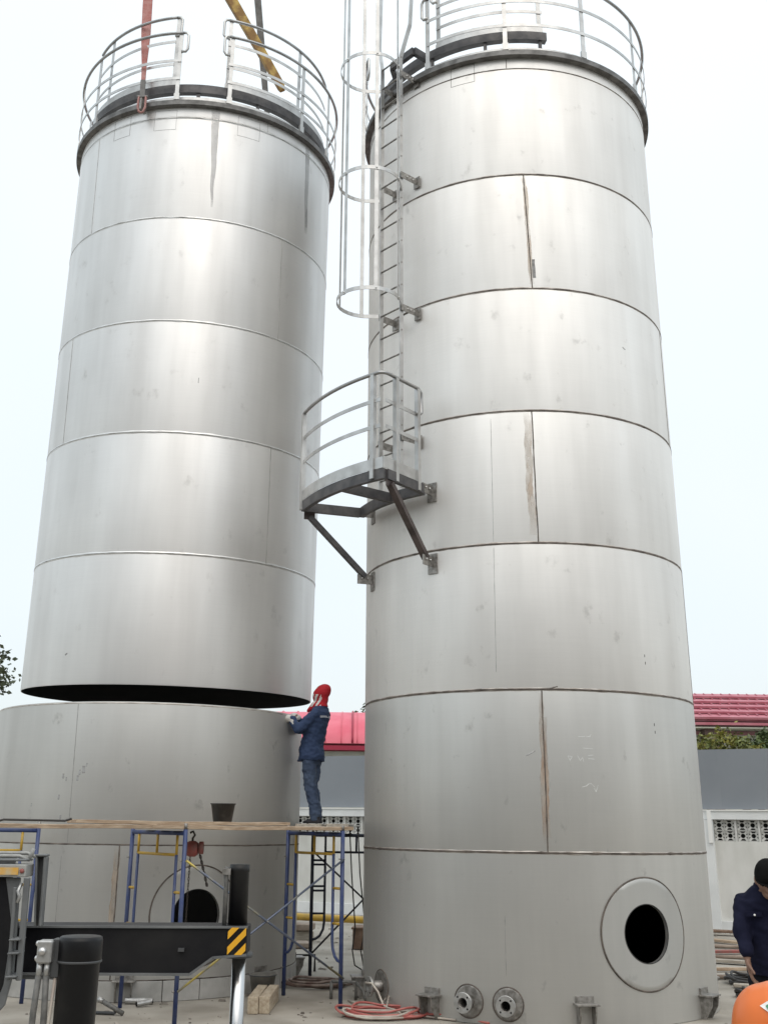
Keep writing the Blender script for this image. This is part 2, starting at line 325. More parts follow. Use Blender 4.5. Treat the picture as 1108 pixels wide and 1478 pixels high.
# ------------------------------------------------------------------ tank pieces
def course_mesh(name, z0, z1, mt, hole=None, n=144, wav=0.0):
    """one plate ring: outer skin (material 0), dark inner skin (material 1), edges; optional round opening (angle, z, radius)"""
    b = MB(); v = []; f = []; mi = []
    Ri = RT-0.010
    zs = [z0, z1]
    if not hole:
        angs = [2*math.pi*k/n for k in range(n)]
        rows = [z0, z0+0.02, (z0+z1)/2, z1-0.02, z1]
        off = [-0.003, 0, 0.0, 0, -0.003]
        for z, dr in zip(rows, off):
            v += [((RT+dr)*math.cos(a), (RT+dr)*math.sin(a), z) for a in angs]
        for i in range(len(rows)-1):
            for k in range(n): f.append((i*n+k, i*n+(k+1) % n, (i+1)*n+(k+1) % n, (i+1)*n+k)); mi.append(0)
        top = (len(rows)-1)*n; bot = 0
    else:
        ha, hz, hr = hole; ha = R(ha); half = 0.62/RT; q = 10
        base = [ha-half+2*half*k/q for k in range(q+1)]
        rest = 2*math.pi-2*half; nr = n-q
        angs = base+[ha+half+rest*k/nr for k in range(1, nr)]
        n = len(angs); hs = min(0.60, hz-z0-0.04)
        rows = [z0]+[hz-hs+2*hs*k/q for k in range(q+1)]+[z1]
        for z in rows: v += [(RT*math.cos(a), RT*math.sin(a), z) for a in angs]
        for i in range(len(rows)-1):
            for k in range(n):
                if 1 <= i <= q and k < q: continue
                f.append((i*n+k, i*n+(k+1) % n, (i+1)*n+(k+1) % n, (i+1)*n+k)); mi.append(0)
        ring = [(1, k) for k in range(q)]+[(1+k, q) for k in range(q)]+[(1+q, q-k) for k in range(q)]+[(1+q-k, 0) for k in range(q)]
        ri = [i*n+k for i, k in ring]; nr_ = len(ri)
        c0 = len(v)
        for (i, k) in ring:
            u = (angs[k]-ha)*RT; w = rows[i]-hz; d = math.hypot(u, w)
            aa = ha+u/d*hr/RT; v.append((RT*math.cos(aa), RT*math.sin(aa), hz+w/d*hr))
        prev = ri
        for st_ in (0.75, 0.5, 0.25):
            cur = []
            for (i, k) in ring:
                u = (angs[k]-ha)*RT; w = rows[i]-hz; d = math.hypot(u, w); rr_ = hr+(d-hr)*st_
                aa = ha+u/d*rr_/RT; cur.append(len(v)); v.append((RT*math.cos(aa), RT*math.sin(aa), hz+w/d*rr_))
            for k in range(nr_): f.append((prev[k], prev[(k+1) % nr_], cur[(k+1) % nr_], cur[k])); mi.append(0)
            prev = cur
        for k in range(nr_): f.append((prev[k], prev[(k+1) % nr_], c0+(k+1) % nr_, c0+k)); mi.append(0)
        # neck of the opening
        c1 = len(v)
        for k in range(nr_):
            p = Vector(v[c0+k]); d = Vector((math.cos(ha), math.sin(ha), 0)); v.append(tuple(p-d*0.03))
        for k in range(nr_): f.append((c0+k, c0+(k+1) % nr_, c1+(k+1) % nr_, c1+k)); mi.append(0)
        top = (len(rows)-1)*n; bot = 0
    i0 = len(v)
    holed = hole is not None
    if not holed:
        v += [(Ri*math.cos(a), Ri*math.sin(a), z0) for a in angs]+[(Ri*math.cos(a), Ri*math.sin(a), z1) for a in angs]
        for k in range(n): f.append((i0+k, i0+n+k, i0+n+(k+1) % n, i0+(k+1) % n)); mi.append(1)
        for k in range(n):
            f.append((bot+k, i0+k, i0+(k+1) % n, bot+(k+1) % n)); mi.append(0)
            f.append((top+k, top+(k+1) % n, i0+n+(k+1) % n, i0+n+k)); mi.append(0)
    else:
        rws = len(rows)
        for z in rows: v += [(Ri*math.cos(a), Ri*math.sin(a), z) for a in angs]
        for i in range(rws-1):
            for k in range(n):
                if 3 <= i <= q-2 and 2 <= k < q-2: continue
                f.append((i0+i*n+k, i0+(i+1)*n+k, i0+(i+1)*n+(k+1) % n, i0+i*n+(k+1) % n)); mi.append(1)
        for k in range(n):
            f.append((bot+k, i0+k, i0+(k+1) % n, bot+(k+1) % n)); mi.append(0)
            f.append((top+k, top+(k+1) % n, i0+(rws-1)*n+(k+1) % n, i0+(rws-1)*n+k)); mi.append(0)
    me = bpy.data.meshes.new(name); me.from_pydata(v, [], f)
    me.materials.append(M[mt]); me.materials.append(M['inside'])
    me.polygons.foreach_set('material_index', mi); me.polygons.foreach_set('use_smooth', [True]*len(f))
    me.set_sharp_from_angle(angle=R(40))
    return me

def seam_ring(parent, z, mt, w=0.016, proud=0.004, jitter=0.35, seed=0, band=None, bw=0.02):
    rnd = random.Random(seed); n = 240; v = []; f = []
    ph = rnd.random()*50
    for i in range(n):
        a = 2*math.pi*i/n
        nn = noise.noise(Vector((i*0.55+ph, 3.1*seed, 0)))
        ww = w*(1+jitter*nn); dz = 0.004*noise.noise(Vector((i*0.09+ph, 7.7+seed, 2)))
        for r_, zz in ((RT-0.006, -ww/2), (RT+proud*(0.8+0.5*nn), -ww/4), (RT+proud*(0.8+0.5*nn), ww/4), (RT-0.006, ww/2)):
            v.append((r_*math.cos(a), r_*math.sin(a), z+zz+dz))
    for i in range(n):
        j = (i+1) % n
        for k in range(3): f.append((i*4+k, j*4+k, j*4+k+1, i*4+k+1))
    me = bpy.data.meshes.new('weld_seam'); me.from_pydata(v, [], f); me.materials.append(M[mt])
    me.polygons.foreach_set('use_smooth', [True]*len(f))
    o = link('weld_seam', me, parent)
    if band:
        v = []; f = []
        for i in range(n):
            a = 2*math.pi*i/n
            w0 = bw*(0.7+0.6*abs(noise.noise(Vector((i*0.31+ph, 1.3*seed, 9))))); w1 = bw*(0.7+0.6*abs(noise.noise(Vector((i*0.27+ph, 2.3*seed, 5)))))
            for r_, zz in ((RT-0.002, -w0), (RT+0.0012, -w0*0.9), (RT+0.0012, w1*0.9), (RT-0.002, w1)): v.append((r_*math.cos(a), r_*math.sin(a), z+zz))
        for i in range(n):
            j = (i+1) % n
            for k in range(3): f.append((i*4+k, j*4+k, j*4+k+1, i*4+k+1))
        me = bpy.data.meshes.new('heat_band'); me.from_pydata(v, [], f); me.materials.append(M[band]); me.polygons.foreach_set('use_smooth', [True]*len(f))
        link('heat_band', me, o)
    return o

def shell_strip(parent, name, a0, z0, a1, z1, w, mt, proud=0.003, jitter=0.3, seed=1, w1=None, seg=None):
    """thin raised strip following the shell from (a0,z0) to (a1,z1); w in metres along the run's cross direction"""
    du, dz = R(a1-a0)*RT, z1-z0; L = math.hypot(du, dz); n = seg or max(2, int(L/0.05)); nx, nz_ = -dz/L, du/L
    v = []; f = []
    for i in range(n+1):
        t = i/n; u = R(a0)*RT+du*t; z = z0+dz*t
        nn = noise.noise(Vector((i*0.8, seed*9.3, 1))); ww = (w+((w1 if w1 is not None else w)-w)*t)*(1+jitter*nn)
        wob = 0.25*w*noise.noise(Vector((i*0.15, seed*4.1, 5)))*min(1, jitter*3)
        for sgn, rr in ((-1, -0.004), (-0.5, proud), (0.5, proud), (1, -0.004)):
            uu = u+nx*(sgn*ww/2+wob); zz = z+nz_*(sgn*ww/2+wob); a = uu/RT
            v.append(((RT+rr)*math.cos(a), (RT+rr)*math.sin(a), zz))
    for i in range(n):
        for k in range(3): f.append((i*4+k, (i+1)*4+k, (i+1)*4+k+1, i*4+k+1))
    me = bpy.data.meshes.new(name); me.from_pydata(v, [], f); me.materials.append(M[mt]); me.polygons.foreach_set('use_smooth', [True]*len(f))
    fa = me.attributes.new('fade', 'FLOAT', 'POINT')      # how much of the stain is left: thins out at the strip's edges and ends
    fa.data.foreach_set('value', [(0.0 if k in (0, 3) else 1.0)*min(1, 0.15+i*4/n, 0.15+(n-i)*4/n) for i in range(n+1) for k in range(4)])
    return link(name, me, parent)

def shell_disc(b, ha, hz, r_in, r_out, proud, n=56, back=-0.004):
    """annular pad bent to the shell"""
    ha = R(ha); v = []
    rings = [(r_in, back)]+[(r_in+(r_out-0.006-r_in)*q/6, proud) for q in range(7)]+[(r_out, proud-0.005), (r_out, back)]
    for r_, pr in rings:
        for k in range(n):
            t = 2*math.pi*k/n; u = r_*math.cos(t); a = ha+u/RT
            v.append(((RT+pr)*math.cos(a), (RT+pr)*math.sin(a), hz+r_*math.sin(t)))
    f = [(i*n+k, i*n+(k+1) % n, (i+1)*n+(k+1) % n, (i+1)*n+k) for i in range(len(rings)-1) for k in range(n)]
    b.add(v, f, True); return b
def shell_loop(b, ha, hz, r, tr, proud=0.0, n=64):
    ha_ = R(ha); pts = []
    for k in range(n):
        t = 2*math.pi*k/n; a = ha_+r*math.cos(t)/RT
        pts.append(((RT+proud)*math.cos(a), (RT+proud)*math.sin(a), hz+r*math.sin(t)))
    return b.tube(pts, tr, 6, closed=True)

def manhole(parent, ha, hz):
    me = shell_disc(MB(), ha, hz, 0.262, 0.50, 0.009).mesh('reinforcing_pad', 'steel_pad'); me.set_sharp_from_angle(angle=R(40))
    p = link('reinforcing_pad', me, parent)
    shell_loop(MB(), ha, hz, 0.503, 0.009, 0.003).build('weld_bead', 'weld', p)
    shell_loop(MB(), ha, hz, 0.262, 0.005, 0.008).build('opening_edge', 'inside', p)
    return p

def radial_matrix(a):
    a = R(a); d = Vector((math.cos(a), math.sin(a), 0)); t = Vector((-math.sin(a), math.cos(a), 0)); z = Vector((0, 0, 1))
    return Matrix((t, z, d)).transposed()          # local x tangential, local y up, local z outward
def nozzle(parent, a, z, scale=1.0):
    mt = radial_matrix(a); c = pol(a, RT, z)
    body = MB().lathe([(0.045*scale, 0.0), (0.045*scale, 0.145), (0.052*scale, 0.145), (0.052*scale, 0.0)], 28, c, mtx=mt).build('nozzle', 'bracket', parent)
    shell_disc(MB(), a, z, 0.05*scale, 0.142*scale, 0.008, 40).build('nozzle_pad', 'bracket', body)
    shell_loop(MB(), a, z, 0.143*scale, 0.007, 0.003, 40).build('weld_bead', 'weld', body)
    fl = MB().lathe([(0.045*scale, 0.128), (0.045*scale, 0.152), (0.088*scale, 0.152), (0.091*scale, 0.149), (0.091*scale, 0.131), (0.088*scale, 0.128), (0.045*scale, 0.128)], 36, c, mtx=mt)
    me = fl.mesh('nozzle_flange', 'alu'); me.set_sharp_from_angle(angle=R(35)); link('nozzle_flange', me, body)
    MB().lathe([(0.0, 0.01), (0.0455*scale, 0.01)], 24, c, mtx=mt).build('bore', 'dark_hole', body)
    hm = MB().lathe([(0, 0.0005), (0.009*scale, 0.0005), (0.009*scale, -0.004)], 10).mesh('bolt_hole', 'dark_hole')
    for k in range(4):
        t = 2*math.pi*(k+0.5)/4; q = mt @ Vector((0.069*scale*math.cos(t), 0.069*scale*math.sin(t), 0.1525))
        o = link('bolt_hole', hm, body, c+q); o.rotation_euler = mt.to_euler()
    return body
def anchor_chair(parent, a, w=0.17, h=0.21, d=0.14):
    mt = radial_matrix(a); c = pol(a, RT-0.004, 0)
    def P(x, y, z): return c+mt @ Vector((x, y, z))
    top = MB().box(P(0, h, d/2), (w+0.05, 0.016, d), mt).build('anchor_chair', 'bracket', parent, bevel=0.002)
    for sx in (-1, 1):
        x = sx*w/2*0.85; b = MB(); t = 0.007
        vs = [P(x+e, y, z) for e in (-t, t) for y, z in ((0.002, 0), (0.002, 0.05), (h*0.55, d*0.85), (h-0.009, d*0.95), (h-0.009, 0))]
        b.add(vs, [(0, 1, 2, 3, 4), (9, 8, 7, 6, 5)]+[(i, 5+i, 5+(i+1) % 5, (i+1) % 5) for i in range(5)])
        b.build('gusset', 'bracket', top)
    MB().box(P(0, h+0.035, 0.012), (w, 0.055, 0.02), mt).build('back_plate', 'bracket', top)
    return top

def arc_pts(r, z, a0, a1, step=4):
    n = max(2, int(abs(a1-a0)/step)); return [pol(a0+(a1-a0)*i/n, r, z) for i in range(n+1)]
def railing(parent, r, zb, zt, a0, a1, posts, mids, toe=None, loops=(True, True), name='guard_railing'):
    """curved guard railing: round top pipe, flat mid rails, flat-bar posts, end loops"""
    top = MB().tube(arc_pts(r, zt, a0, a1, 3), 0.021, 8).build(name, 'pipe_rail', parent)
    for zm in mids:
        MB().sweep([(r-0.004, zm-0.022), (r+0.004, zm-0.022), (r+0.004, zm+0.022), (r-0.004, zm+0.022)], a0, a1, max(4, int(abs(a1-a0)/3))).build('mid_rail', 'rail', top)
    if toe: MB().sweep([(r-0.004, toe[0]), (r+0.003, toe[0]), (r+0.003, toe[1]), (r-0.004, toe[1])], a0, a1, max(4, int(abs(a1-a0)/3))).build('toe_plate', 'rail', top)
    pm = MB().box((0, 0, (zt-zb)/2), (0.012, 0.055, zt-zb)).mesh('post', 'rail')
    fm = MB().box((0, 0, 0.05), (0.03, 0.075, 0.1)).mesh('post_foot', 'rail')
    for a in posts:
        link('post', pm, top, pol(a, r-0.012, zb), (0, 0, R(a)))
        link('post_foot', fm, top, pol(a, r-0.014, zb), (0, 0, R(a)))
    for k, (a, s) in enumerate(((a0, -1), (a1, 1))):
        if not loops[k]: continue
        sg = s if a1 > a0 else -s
        da = math.degrees(0.075/r)*sg; zl = zt-0.31
        pts = [pol(a, r, zt), pol(a+da*0.6, r, zt), pol(a+da, r, zt-0.045), pol(a+da, r, zl+0.045), pol(a+da*0.6, r, zl), pol(a-da*0.2, r, zl)]
        MB().tube(pts, 0.019, 8).build('end_loop', 'rail', top)
    return top

def top_works(tank, zf, outer, inner, ring_gap=None):
    """flat roof cone, curb, dark rim angle"""
    b = MB().sweep([(RT-0.004, zf), (RT+0.075, zf+0.006), (RT+0.078, zf+0.075), (RT-0.004, zf+0.082)], 0, 360, 144)
    b.build('top_rim', 'rim', tank)
    MB().sweep([(RT-0.05, zf+0.07), (RT-0.04, zf+0.07), (RT-0.04, zf+0.20), (RT-0.05, zf+0.20)], 0, 360, 120).build('roof_curb', 'rail', tank)
    MB().lathe([(RT-0.045, zf+0.10), (0.9, zf+0.24), (0.0, zf+0.38)], 72).build('roof', 'steel_right', tank)

# ------------------------------------------------------------------ right tank
TR = empty('storage_tank', (2.0254, 12.9503, 0), 'tall complete stainless steel storage tank on the right with caged ladder and platform', 'tank')
ZR = [0.004, 1.5157, 3.0716, 4.598, 6.0993, 7.6051, 9.1231, 10.6499, 10.80]
for i in range(8):
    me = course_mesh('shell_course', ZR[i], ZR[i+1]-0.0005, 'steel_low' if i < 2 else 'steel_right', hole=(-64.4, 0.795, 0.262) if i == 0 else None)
    link('shell_course', me, TR)
for i in range(1, 8): seam_ring(TR, ZR[i], 'weld', 0.030 if i < 7 else 0.014, 0.004, 0.55, seed=i, band='heat_band', bw=0.019 if i < 7 else 0.01)
for q, (a0, z0, a1, z1) in enumerate(((-92.5, 9.11, -91.1, 7.61), (-93.2, 6.09, -92.9, 4.605), (-93.9, 3.06, -94.1, 1.52), (-20, 4.59, -20, 3.08), (-25, 7.6, -25, 6.1))):
    shell_strip(TR, 'vertical_weld', a0, z0, a1, z1, 0.018, 'weld', 0.004, 0.5, q+3)
shell_strip(TR, 'heat_stain', -95.0, 6.07, -94.5, 4.68, 0.12, 'tint', 0.0012, 0.25, 21)
shell_strip(TR, 'heat_stain', -94.3, 3.04, -94.5, 1.60, 0.075, 'rust_tint', 0.0012, 0.5, 22)
shell_strip(TR, 'heat_stain', -93.45, 2.8, -93.6, 1.65, 0.06, 'rust_tint', 0.0012, 0.6, 25)
shell_strip(TR, 'heat_stain', -92.4, 9.08, -91.2, 7.66, 0.08, 'tint', 0.0012, 0.5, 23)
shell_strip(TR, 'drawn_line', -106.9, 6.02, -107.2, 4.62, 0.006, 'mark', 0.0012, 0.8, 31)
shell_strip(TR, 'drawn_line', -107.2, 4.56, -107.6, 3.25, 0.006, 'mark', 0.0012, 0.8, 32)
shell_strip(TR, 'drawn_line', -107.2, 0.95, -107.3, 0.42, 0.007, 'streak', 0.0012, 0.8, 33)
for a, z in ((-57.4, 3.465), (-57.3, 3.39), (-55.3, 2.765), (-55.2, 2.69)):
    shell_strip(TR, 'drilled_hole', a, z-0.014, a, z+0.014, 0.013, 'dark_hole', 0.0015, 0.05, 3, seg=2)
shell_strip(TR, 'paint_mark', -90.4, 7.98, -90.2, 7.74, 0.07, 'mark', 0.0012, 0.7, 35)
shell_strip(TR, 'scuff', -57.0, 7.02, -55.6, 7.0, 0.02, 'mark', 0.0012, 0.6, 36, seg=6)
shell_strip(TR, 'scuff', -91.5, 3.08, -89.0, 3.10, 0.014, 'weld', 0.003, 0.6, 37, seg=6)
shell_strip(TR, 'scuff', -99.5, 2.42, -96.5, 2.47, 0.018, 'streak', 0.0012, 0.7, 38, seg=8)
# worn chalk scribbles on the second plate ring
rnd = random.Random(4)
def scribble(a0, z0, pts):
    for (x0, y0), (x1, y1) in zip(pts[:-1], pts[1:]):
        shell_strip(TR, 'chalk_stroke', a0+math.degrees(x0/RT), z0+y0, a0+math.degrees(x1/RT), z0+y1, 0.006, 'chalk', 0.0014, 0.6, rnd.random()*9, seg=3)
scribble(-86.9, 2.40, [(0, 0.02), (0.02, -0.02), (0.045, 0.015), (0, 0.022)])
scribble(-83.4, 2.61, [(0, 0), (0.07, 0.004)]); scribble(-81.0, 2.61, [(0, 0), (0.05, 0.005)]); scribble(-79.9, 2.615, [(0, 0), (0.02, 0.02)])
scribble(-82.0, 2.50, [(0, 0), (0.1, -0.004)])
scribble(-83.9, 2.40, [(0, 0.03), (0.025, -0.02), (0.05, 0.01), (0.06, -0.03)])
scribble(-80.6, 2.43, [(0, 0), (0.055, 0.006)]); scribble(-80.6, 2.40, [(0, 0), (0.065, -0.004)])
scribble(-83.0, 2.13, [(0, 0), (0.05, 0.012), (0.07, 0.03), (0.10, 0.03), (0.13, 0.0)]); scribble(-79.3, 2.12, [(0, 0.0), (0.02, -0.035), (0.045, 0.03)])
# outline of a pad welded near the rim
def pad_outline(parent, a0, a1, z0, z1, mt='scratch', w=0.008, gap=False):
    r_ = shell_strip(parent, 'pad_outline', a0, z1, a1, z1, w, mt, 0.002, 0.4, a0)
    for s in ((a0, z0, a0, z1), (a1, z0, a1, z1), (a0, z0, a1, z0)): shell_strip(r_, 'outline_edge', *s, w*(0.8 if s[1] == s[3] else 1), mt, 0.002, 0.5, s[1])
pad_outline(TR, -118.4, -109.1, 10.53, 10.79)
shell_strip(TR, 'vertical_weld', -97, 10.66, -97, 10.79, 0.012, 'weld', 0.003, 0.5, 41)
manhole(TR, -64.4, 0.795)
nozzle(TR, -118.6, 0.188); nozzle(TR, -107.0, 0.185); nozzle(TR, -154.7, 0.20, 1.05)
for a in (-130.6, -85.6, -40.0, 5, 50, 95, 140, -175): anchor_chair(TR, a)
top_works(TR, 10.80, None, None)
railing(TR, 1.965, 10.885, 11.985, -127.3, 190, [-127.2+30.05*k for k in range(11)], (11.25, 11.62))
# raised dark channel ring with its own railing
MB().sweep([(1.76, 11.14), (1.84, 11.14), (1.84, 11.26), (1.76, 11.26)], -168, -80.5, 44).build('raised_channel', 'channel', TR)
for a in (-165, -128, -105, -83): MB().bar(pol(a, 1.80, 10.87), pol(a, 1.80, 11.14), 0.04, 0.04).build('channel_stub', 'channel', TR)
railing(TR, 1.80, 11.25, 12.35, -126, -81.5, (-125.2, -83), (11.6, 11.95), toe=(11.27, 11.39), loops=(True, False), name='inner_railing')
# bent dark frame beside the ladder head
fr = MB()
P_ = [pol(-131.0, 1.845, 11.20), pol(-131.9, 2.03, 11.20), pol(-143.5, 2.02, 11.20), pol(-148.2, 1.845, 11.20)]
for a, b in zip(P_[:-1], P_[1:]): fr.bar(a, b, 0.06, 0.10)
fr.build('ladder_head_frame', 'channel', TR)

# caged ladder
LA = -139.6; RL = 2.15; LW = 0.35
lt = Vector((-math.sin(R(LA)), math.cos(R(LA)), 0)); lo = Vector((math.cos(R(LA)), math.sin(R(LA)), 0))
def LP(u, d, z): return lo*d+lt*u+Vector((0, 0, z))      # u tangential, d distance from the tank axis
stile_m = []
b = MB(); zt_ = 11.15
def flare(s):
    return [LP(s*LW/2, RL, 5.30), LP(s*LW/2, RL, 11.1), LP(s*(LW/2+0.12), RL-0.05, 11.55), LP(s*(LW/2+0.14), RL-0.1, 12.6)]
pts = flare(-1)
for p, q in zip(pts[:-1], pts[1:]): b.bar(p, q, 0.055, 0.012, lt)
pts = flare(1)
for p, q in zip(pts[:-1], pts[1:]): b.bar(p, q, 0.055, 0.012, lt)
LAD = b.build('caged_ladder', 'rail', TR)
rm = MB().tube([(-LW/2-0.012, 0, 0), (LW/2+0.012, 0, 0)], 0.0105, 8).mesh('rung', 'bracket')
z = 5.45
while z < 11.1:
    link('rung', rm, LAD, LP(0, RL, z), (0, 0, R(LA)+math.pi/2)); z += 0.297
for z in (5.90, 7.52, 9.33, 10.83):
    for s in (-1, 1):
        w_ = MB(); w_.bar(LP(s*(LW/2+0.02), RL+0.02, z), LP(s*(LW/2+0.02), RT+0.004, z), 0.008, 0.085)
        br = w_.build('wall_bracket', 'bracket', LAD)
        MB().box(LP(s*(LW/2+0.02), RT+0.012, z-0.01), (0.10, 0.012, 0.15), Matrix.Rotation(R(LA)+math.pi/2, 3, 'Z')).build('bracket_plate', 'bracket', LAD)
        for k in (0.05, 0.1, 0.15): MB().ball(LP(s*(LW/2+0.028), RT+k+0.03, z), 0.011, n=6).build('bolt', 'bolt', LAD)
HC = RL+0.36; HR = 0.37
def hoop_pts(z):
    pts = [LP(-LW/2-0.01, RL, z)]
    for k in range(25):
        t = R(-135+270*k/24)
        pts.append(LP(HR*math.sin(t), HC+HR*math.cos(t), z))
    pts.append(LP(LW/2+0.01, RL, z)); return pts
hb = MB()
hp = hoop_pts(0)
vs = []; fs = []
for i, p in enumerate(hp):
    c = LP(0, HC, 0); d = (p-c); d.z = 0; d.normalize()
    for s, e in ((-0.024, 0), (0.024, 0), (0.024, 0.006), (-0.024, 0.006)): vs.append(p+d*e+Vector((0, 0, s)))
for i in range(len(hp)-1):
    for k in range(4): fs.append((i*4+k, (i+1)*4+k, (i+1)*4+(k+1) % 4, i*4+(k+1) % 4))
hb.add(vs, fs); hm = hb.mesh('cage_hoop', 'rail')
for z in (7.535, 9.13, 10.77, 12.3): link('cage_hoop', hm, LAD, (0, 0, z))
for t in (-118, -62, 0, 62, 118):
    tt = R(t); p = LP((HR-0.006)*math.sin(tt), HC+(HR-0.006)*math.cos(tt), 0)
    d = (lt*math.sin(tt)+lo*math.cos(tt))
    MB().bar(p+Vector((0, 0, 7.51)), p+Vector((0, 0, 13.0)), 0.045, 0.006, d).build('cage_bar', 'rail', LAD)
    for z in (7.535, 9.13, 10.77): MB().ball(p+d*0.012+Vector((0, 0, z)), 0.012, n=6).build('bolt', 'bolt', LAD)

# access platform
A0, A1 = -128.6, -162.0; RO, RI = 2.80, 2.03; ZP = 5.20
n_ = 20
plat = MB().sweep([(RO-0.055, ZP), (RO, ZP), (RO, ZP+0.115), (RO-0.055, ZP+0.115)], A1, A0, n_).build('access_platform', 'channel', TR)
MB().sweep([(RI, ZP), (RI+0.055, ZP), (RI+0.055, ZP+0.115), (RI, ZP+0.115)], A1, A0, n_).build('inner_channel', 'channel', plat)
for a in (A0+0.0, (A0+A1)/2+3, A1-0.0):
    MB().bar(pol(a, RI+0.056, ZP+0.056), pol(a, RO-0.056, ZP+0.056), 0.055, 0.108).build('cross_channel', 'channel', plat)
MB().sweep([(RO+0.002, ZP+0.117), (RO+0.007, ZP+0.117), (RO+0.007, ZP+0.24), (RO+0.002, ZP+0.24)], A1, A0, n_).build('toe_plate', 'rail', plat)
MB().bar(pol(A0+0.12, RI+0.1, ZP+0.185), pol(A0+0.12, RO+0.002, ZP+0.185), 0.006, 0.125).build('toe_plate', 'rail', plat)
# rails and posts of the platform
zt2 = 6.42
pl = arc_pts(RO, zt2, A1, A0-1.4, 2)+[pol(A0-0.6, RO-0.02, zt2), pol(A0, RO-0.07, zt2), pol(A0+0.1, RO-0.3, zt2), pol(A0+0.3, RI+0.14, zt2), pol(A0+0.3, RI+0.08, zt2-0.04), pol(A0+0.3, RI+0.08, zt2-0.28), pol(A0+0.3, RI+0.12, zt2-0.31), pol(A0+0.3, RI+0.2, zt2-0.31)]
MB().tube(pl, 0.021, 8).build('top_rail', 'pipe_rail', plat)
for zm in (5.80, 6.10):
    MB().sweep([(RO-0.004, zm-0.022), (RO+0.004, zm-0.022), (RO+0.004, zm+0.022), (RO-0.004, zm+0.022)], A1, A0-0.8, n_).build('mid_rail', 'rail', plat)
    MB().bar(pol(A0, RO-0.05, zm), pol(A0+0.2, RI+0.14, zm), 0.008, 0.044).build('mid_rail', 'rail', plat)
for a, r_ in ((A1+0.3, RO), (A0-2.9, RO), (A0+0.15, RO-0.22), (A0+0.25, RI+0.15)):
    MB().box(pol(a, r_, (ZP+zt2)/2), (0.05, 0.05, zt2-ZP-0.03), Matrix.Rotation(R(a), 3, 'Z')).build('post', 'rail', plat)
for a in (A0, A1-1.6):
    aa = a-0.2
    top_ = pol(a, RO-0.12, ZP-0.03); bot_ = pol(aa-0.6 if a == A0 else -163.6, RT+0.10, 4.50)
    s_ = MB(); s_.bar(top_, bot_, 0.075, 0.055).build('brace', 'brown_channel' if a == A0 else 'channel', plat)
    MB().box(pol(a, RO-0.12, ZP+0.02), (0.13, 0.014, 0.17), Matrix.Rotation(R(a), 3, 'Z')).build('gusset_plate', 'brown_channel', plat)
    for zz in (4.47, 5.28):
        w_ = MB(); a2 = bot_ and (a-0.5)
        w_.box(pol(a, RT+0.10, zz), (0.19, 0.012, 0.11), Matrix.Rotation(R(a), 3, 'Z'))
        bb = w_.build('shell_bracket', 'bracket', plat)
        MB().box(pol(a, RT+0.008, zz-0.02), (0.014, 0.12, 0.22), Matrix.Rotation(R(a), 3, 'Z')).build('bracket_plate', 'bracket', plat)
        for k in (0.07, 0.14): MB().ball(pol(a+0.4, RT+k, zz+0.01), 0.013, n=6).build('bolt', 'bolt', plat)

# ------------------------------------------------------------------ lower section of the left tank
TB = empty('tank_base_section', (-2.549, 14.1311, 0), 'short stainless base section of left tank standing on ground behind blue scaffold', 'tank')
for (z0, z1, h) in ((0.20, 1.5195, (-61.6, 0.815, 0.262)), (1.52, 3.022, None)):
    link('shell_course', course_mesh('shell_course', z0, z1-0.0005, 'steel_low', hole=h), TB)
seam_ring(TB, 1.5195, 'weld', 0.02, 0.004, seed=11); seam_ring(TB, 0.203, 'weld', 0.014, 0.004, seed=12)
seam_ring(TB, 3.005, 'heat_band', 0.022, 0.0015, seed=13)
shell_strip(TB, 'vertical_weld', -87.9, 1.51, -87.7, 0.21, 0.016, 'weld', 0.004, 0.5, 51)
shell_strip(TB, 'heat_stain', -88.6, 1.48, -88.4, 0.25, 0.10, 'tint', 0.0012, 0.4, 52)
shell_strip(TB, 'vertical_weld', -106.3, 3.0, -105.6, 1.53, 0.007, 'mark', 0.002, 0.8, 53)
shell_strip(TB, 'drawn_line', -107.3, 1.4, -107.3, 0.25, 0.005, 'mark', 0.0012, 0.8, 54)
for (a, z, w) in ((-109.5, 2.22, .03), (-108.3, 2.19, .022), (-103.5, 2.26, .028), (-102.3, 2.29, .04), (-101.2, 2.34, .02), (-110.5, 2.0, .028), (-109.2, 1.79, .026), (-104, 2.2, .03), (-122, 1.92, .018), (-119.5, 1.25, .02)):
    shell_strip(TB, 'smudge', a, z-w, a+0.1, z+w, w*1.3, 'streak', 0.0011, 0.5, a, seg=6)
manhole(TB, -61.6, 0.815)
for a in (-83.2, -34.6, 12, 60, 110, 160, -130): anchor_chair(TB, a, 0.19, 0.205, 0.13)
PLI = empty('tank_plinth', (-2.549, 14.1311, 0), 'low ring of pale masonry blocks under left tank base section', 'plinth')
a = -180
rb = random.Random(3)
while a < 179:
    w_ = rb.uniform(9, 15); w_ = min(w_, 180-a) if 180-a > 5 else 180-a
    ro = RT+rb.uniform(0.004, 0.010)
    MB().sweep([(RT-0.2, 0.002), (ro, 0.002), (ro, 0.196), (RT-0.2, 0.196)], a+0.12, a+w_-0.12, 4).build('block', 'plinth', PLI, bevel=0.004)
    a += w_
    if 180-a < 0.5: break

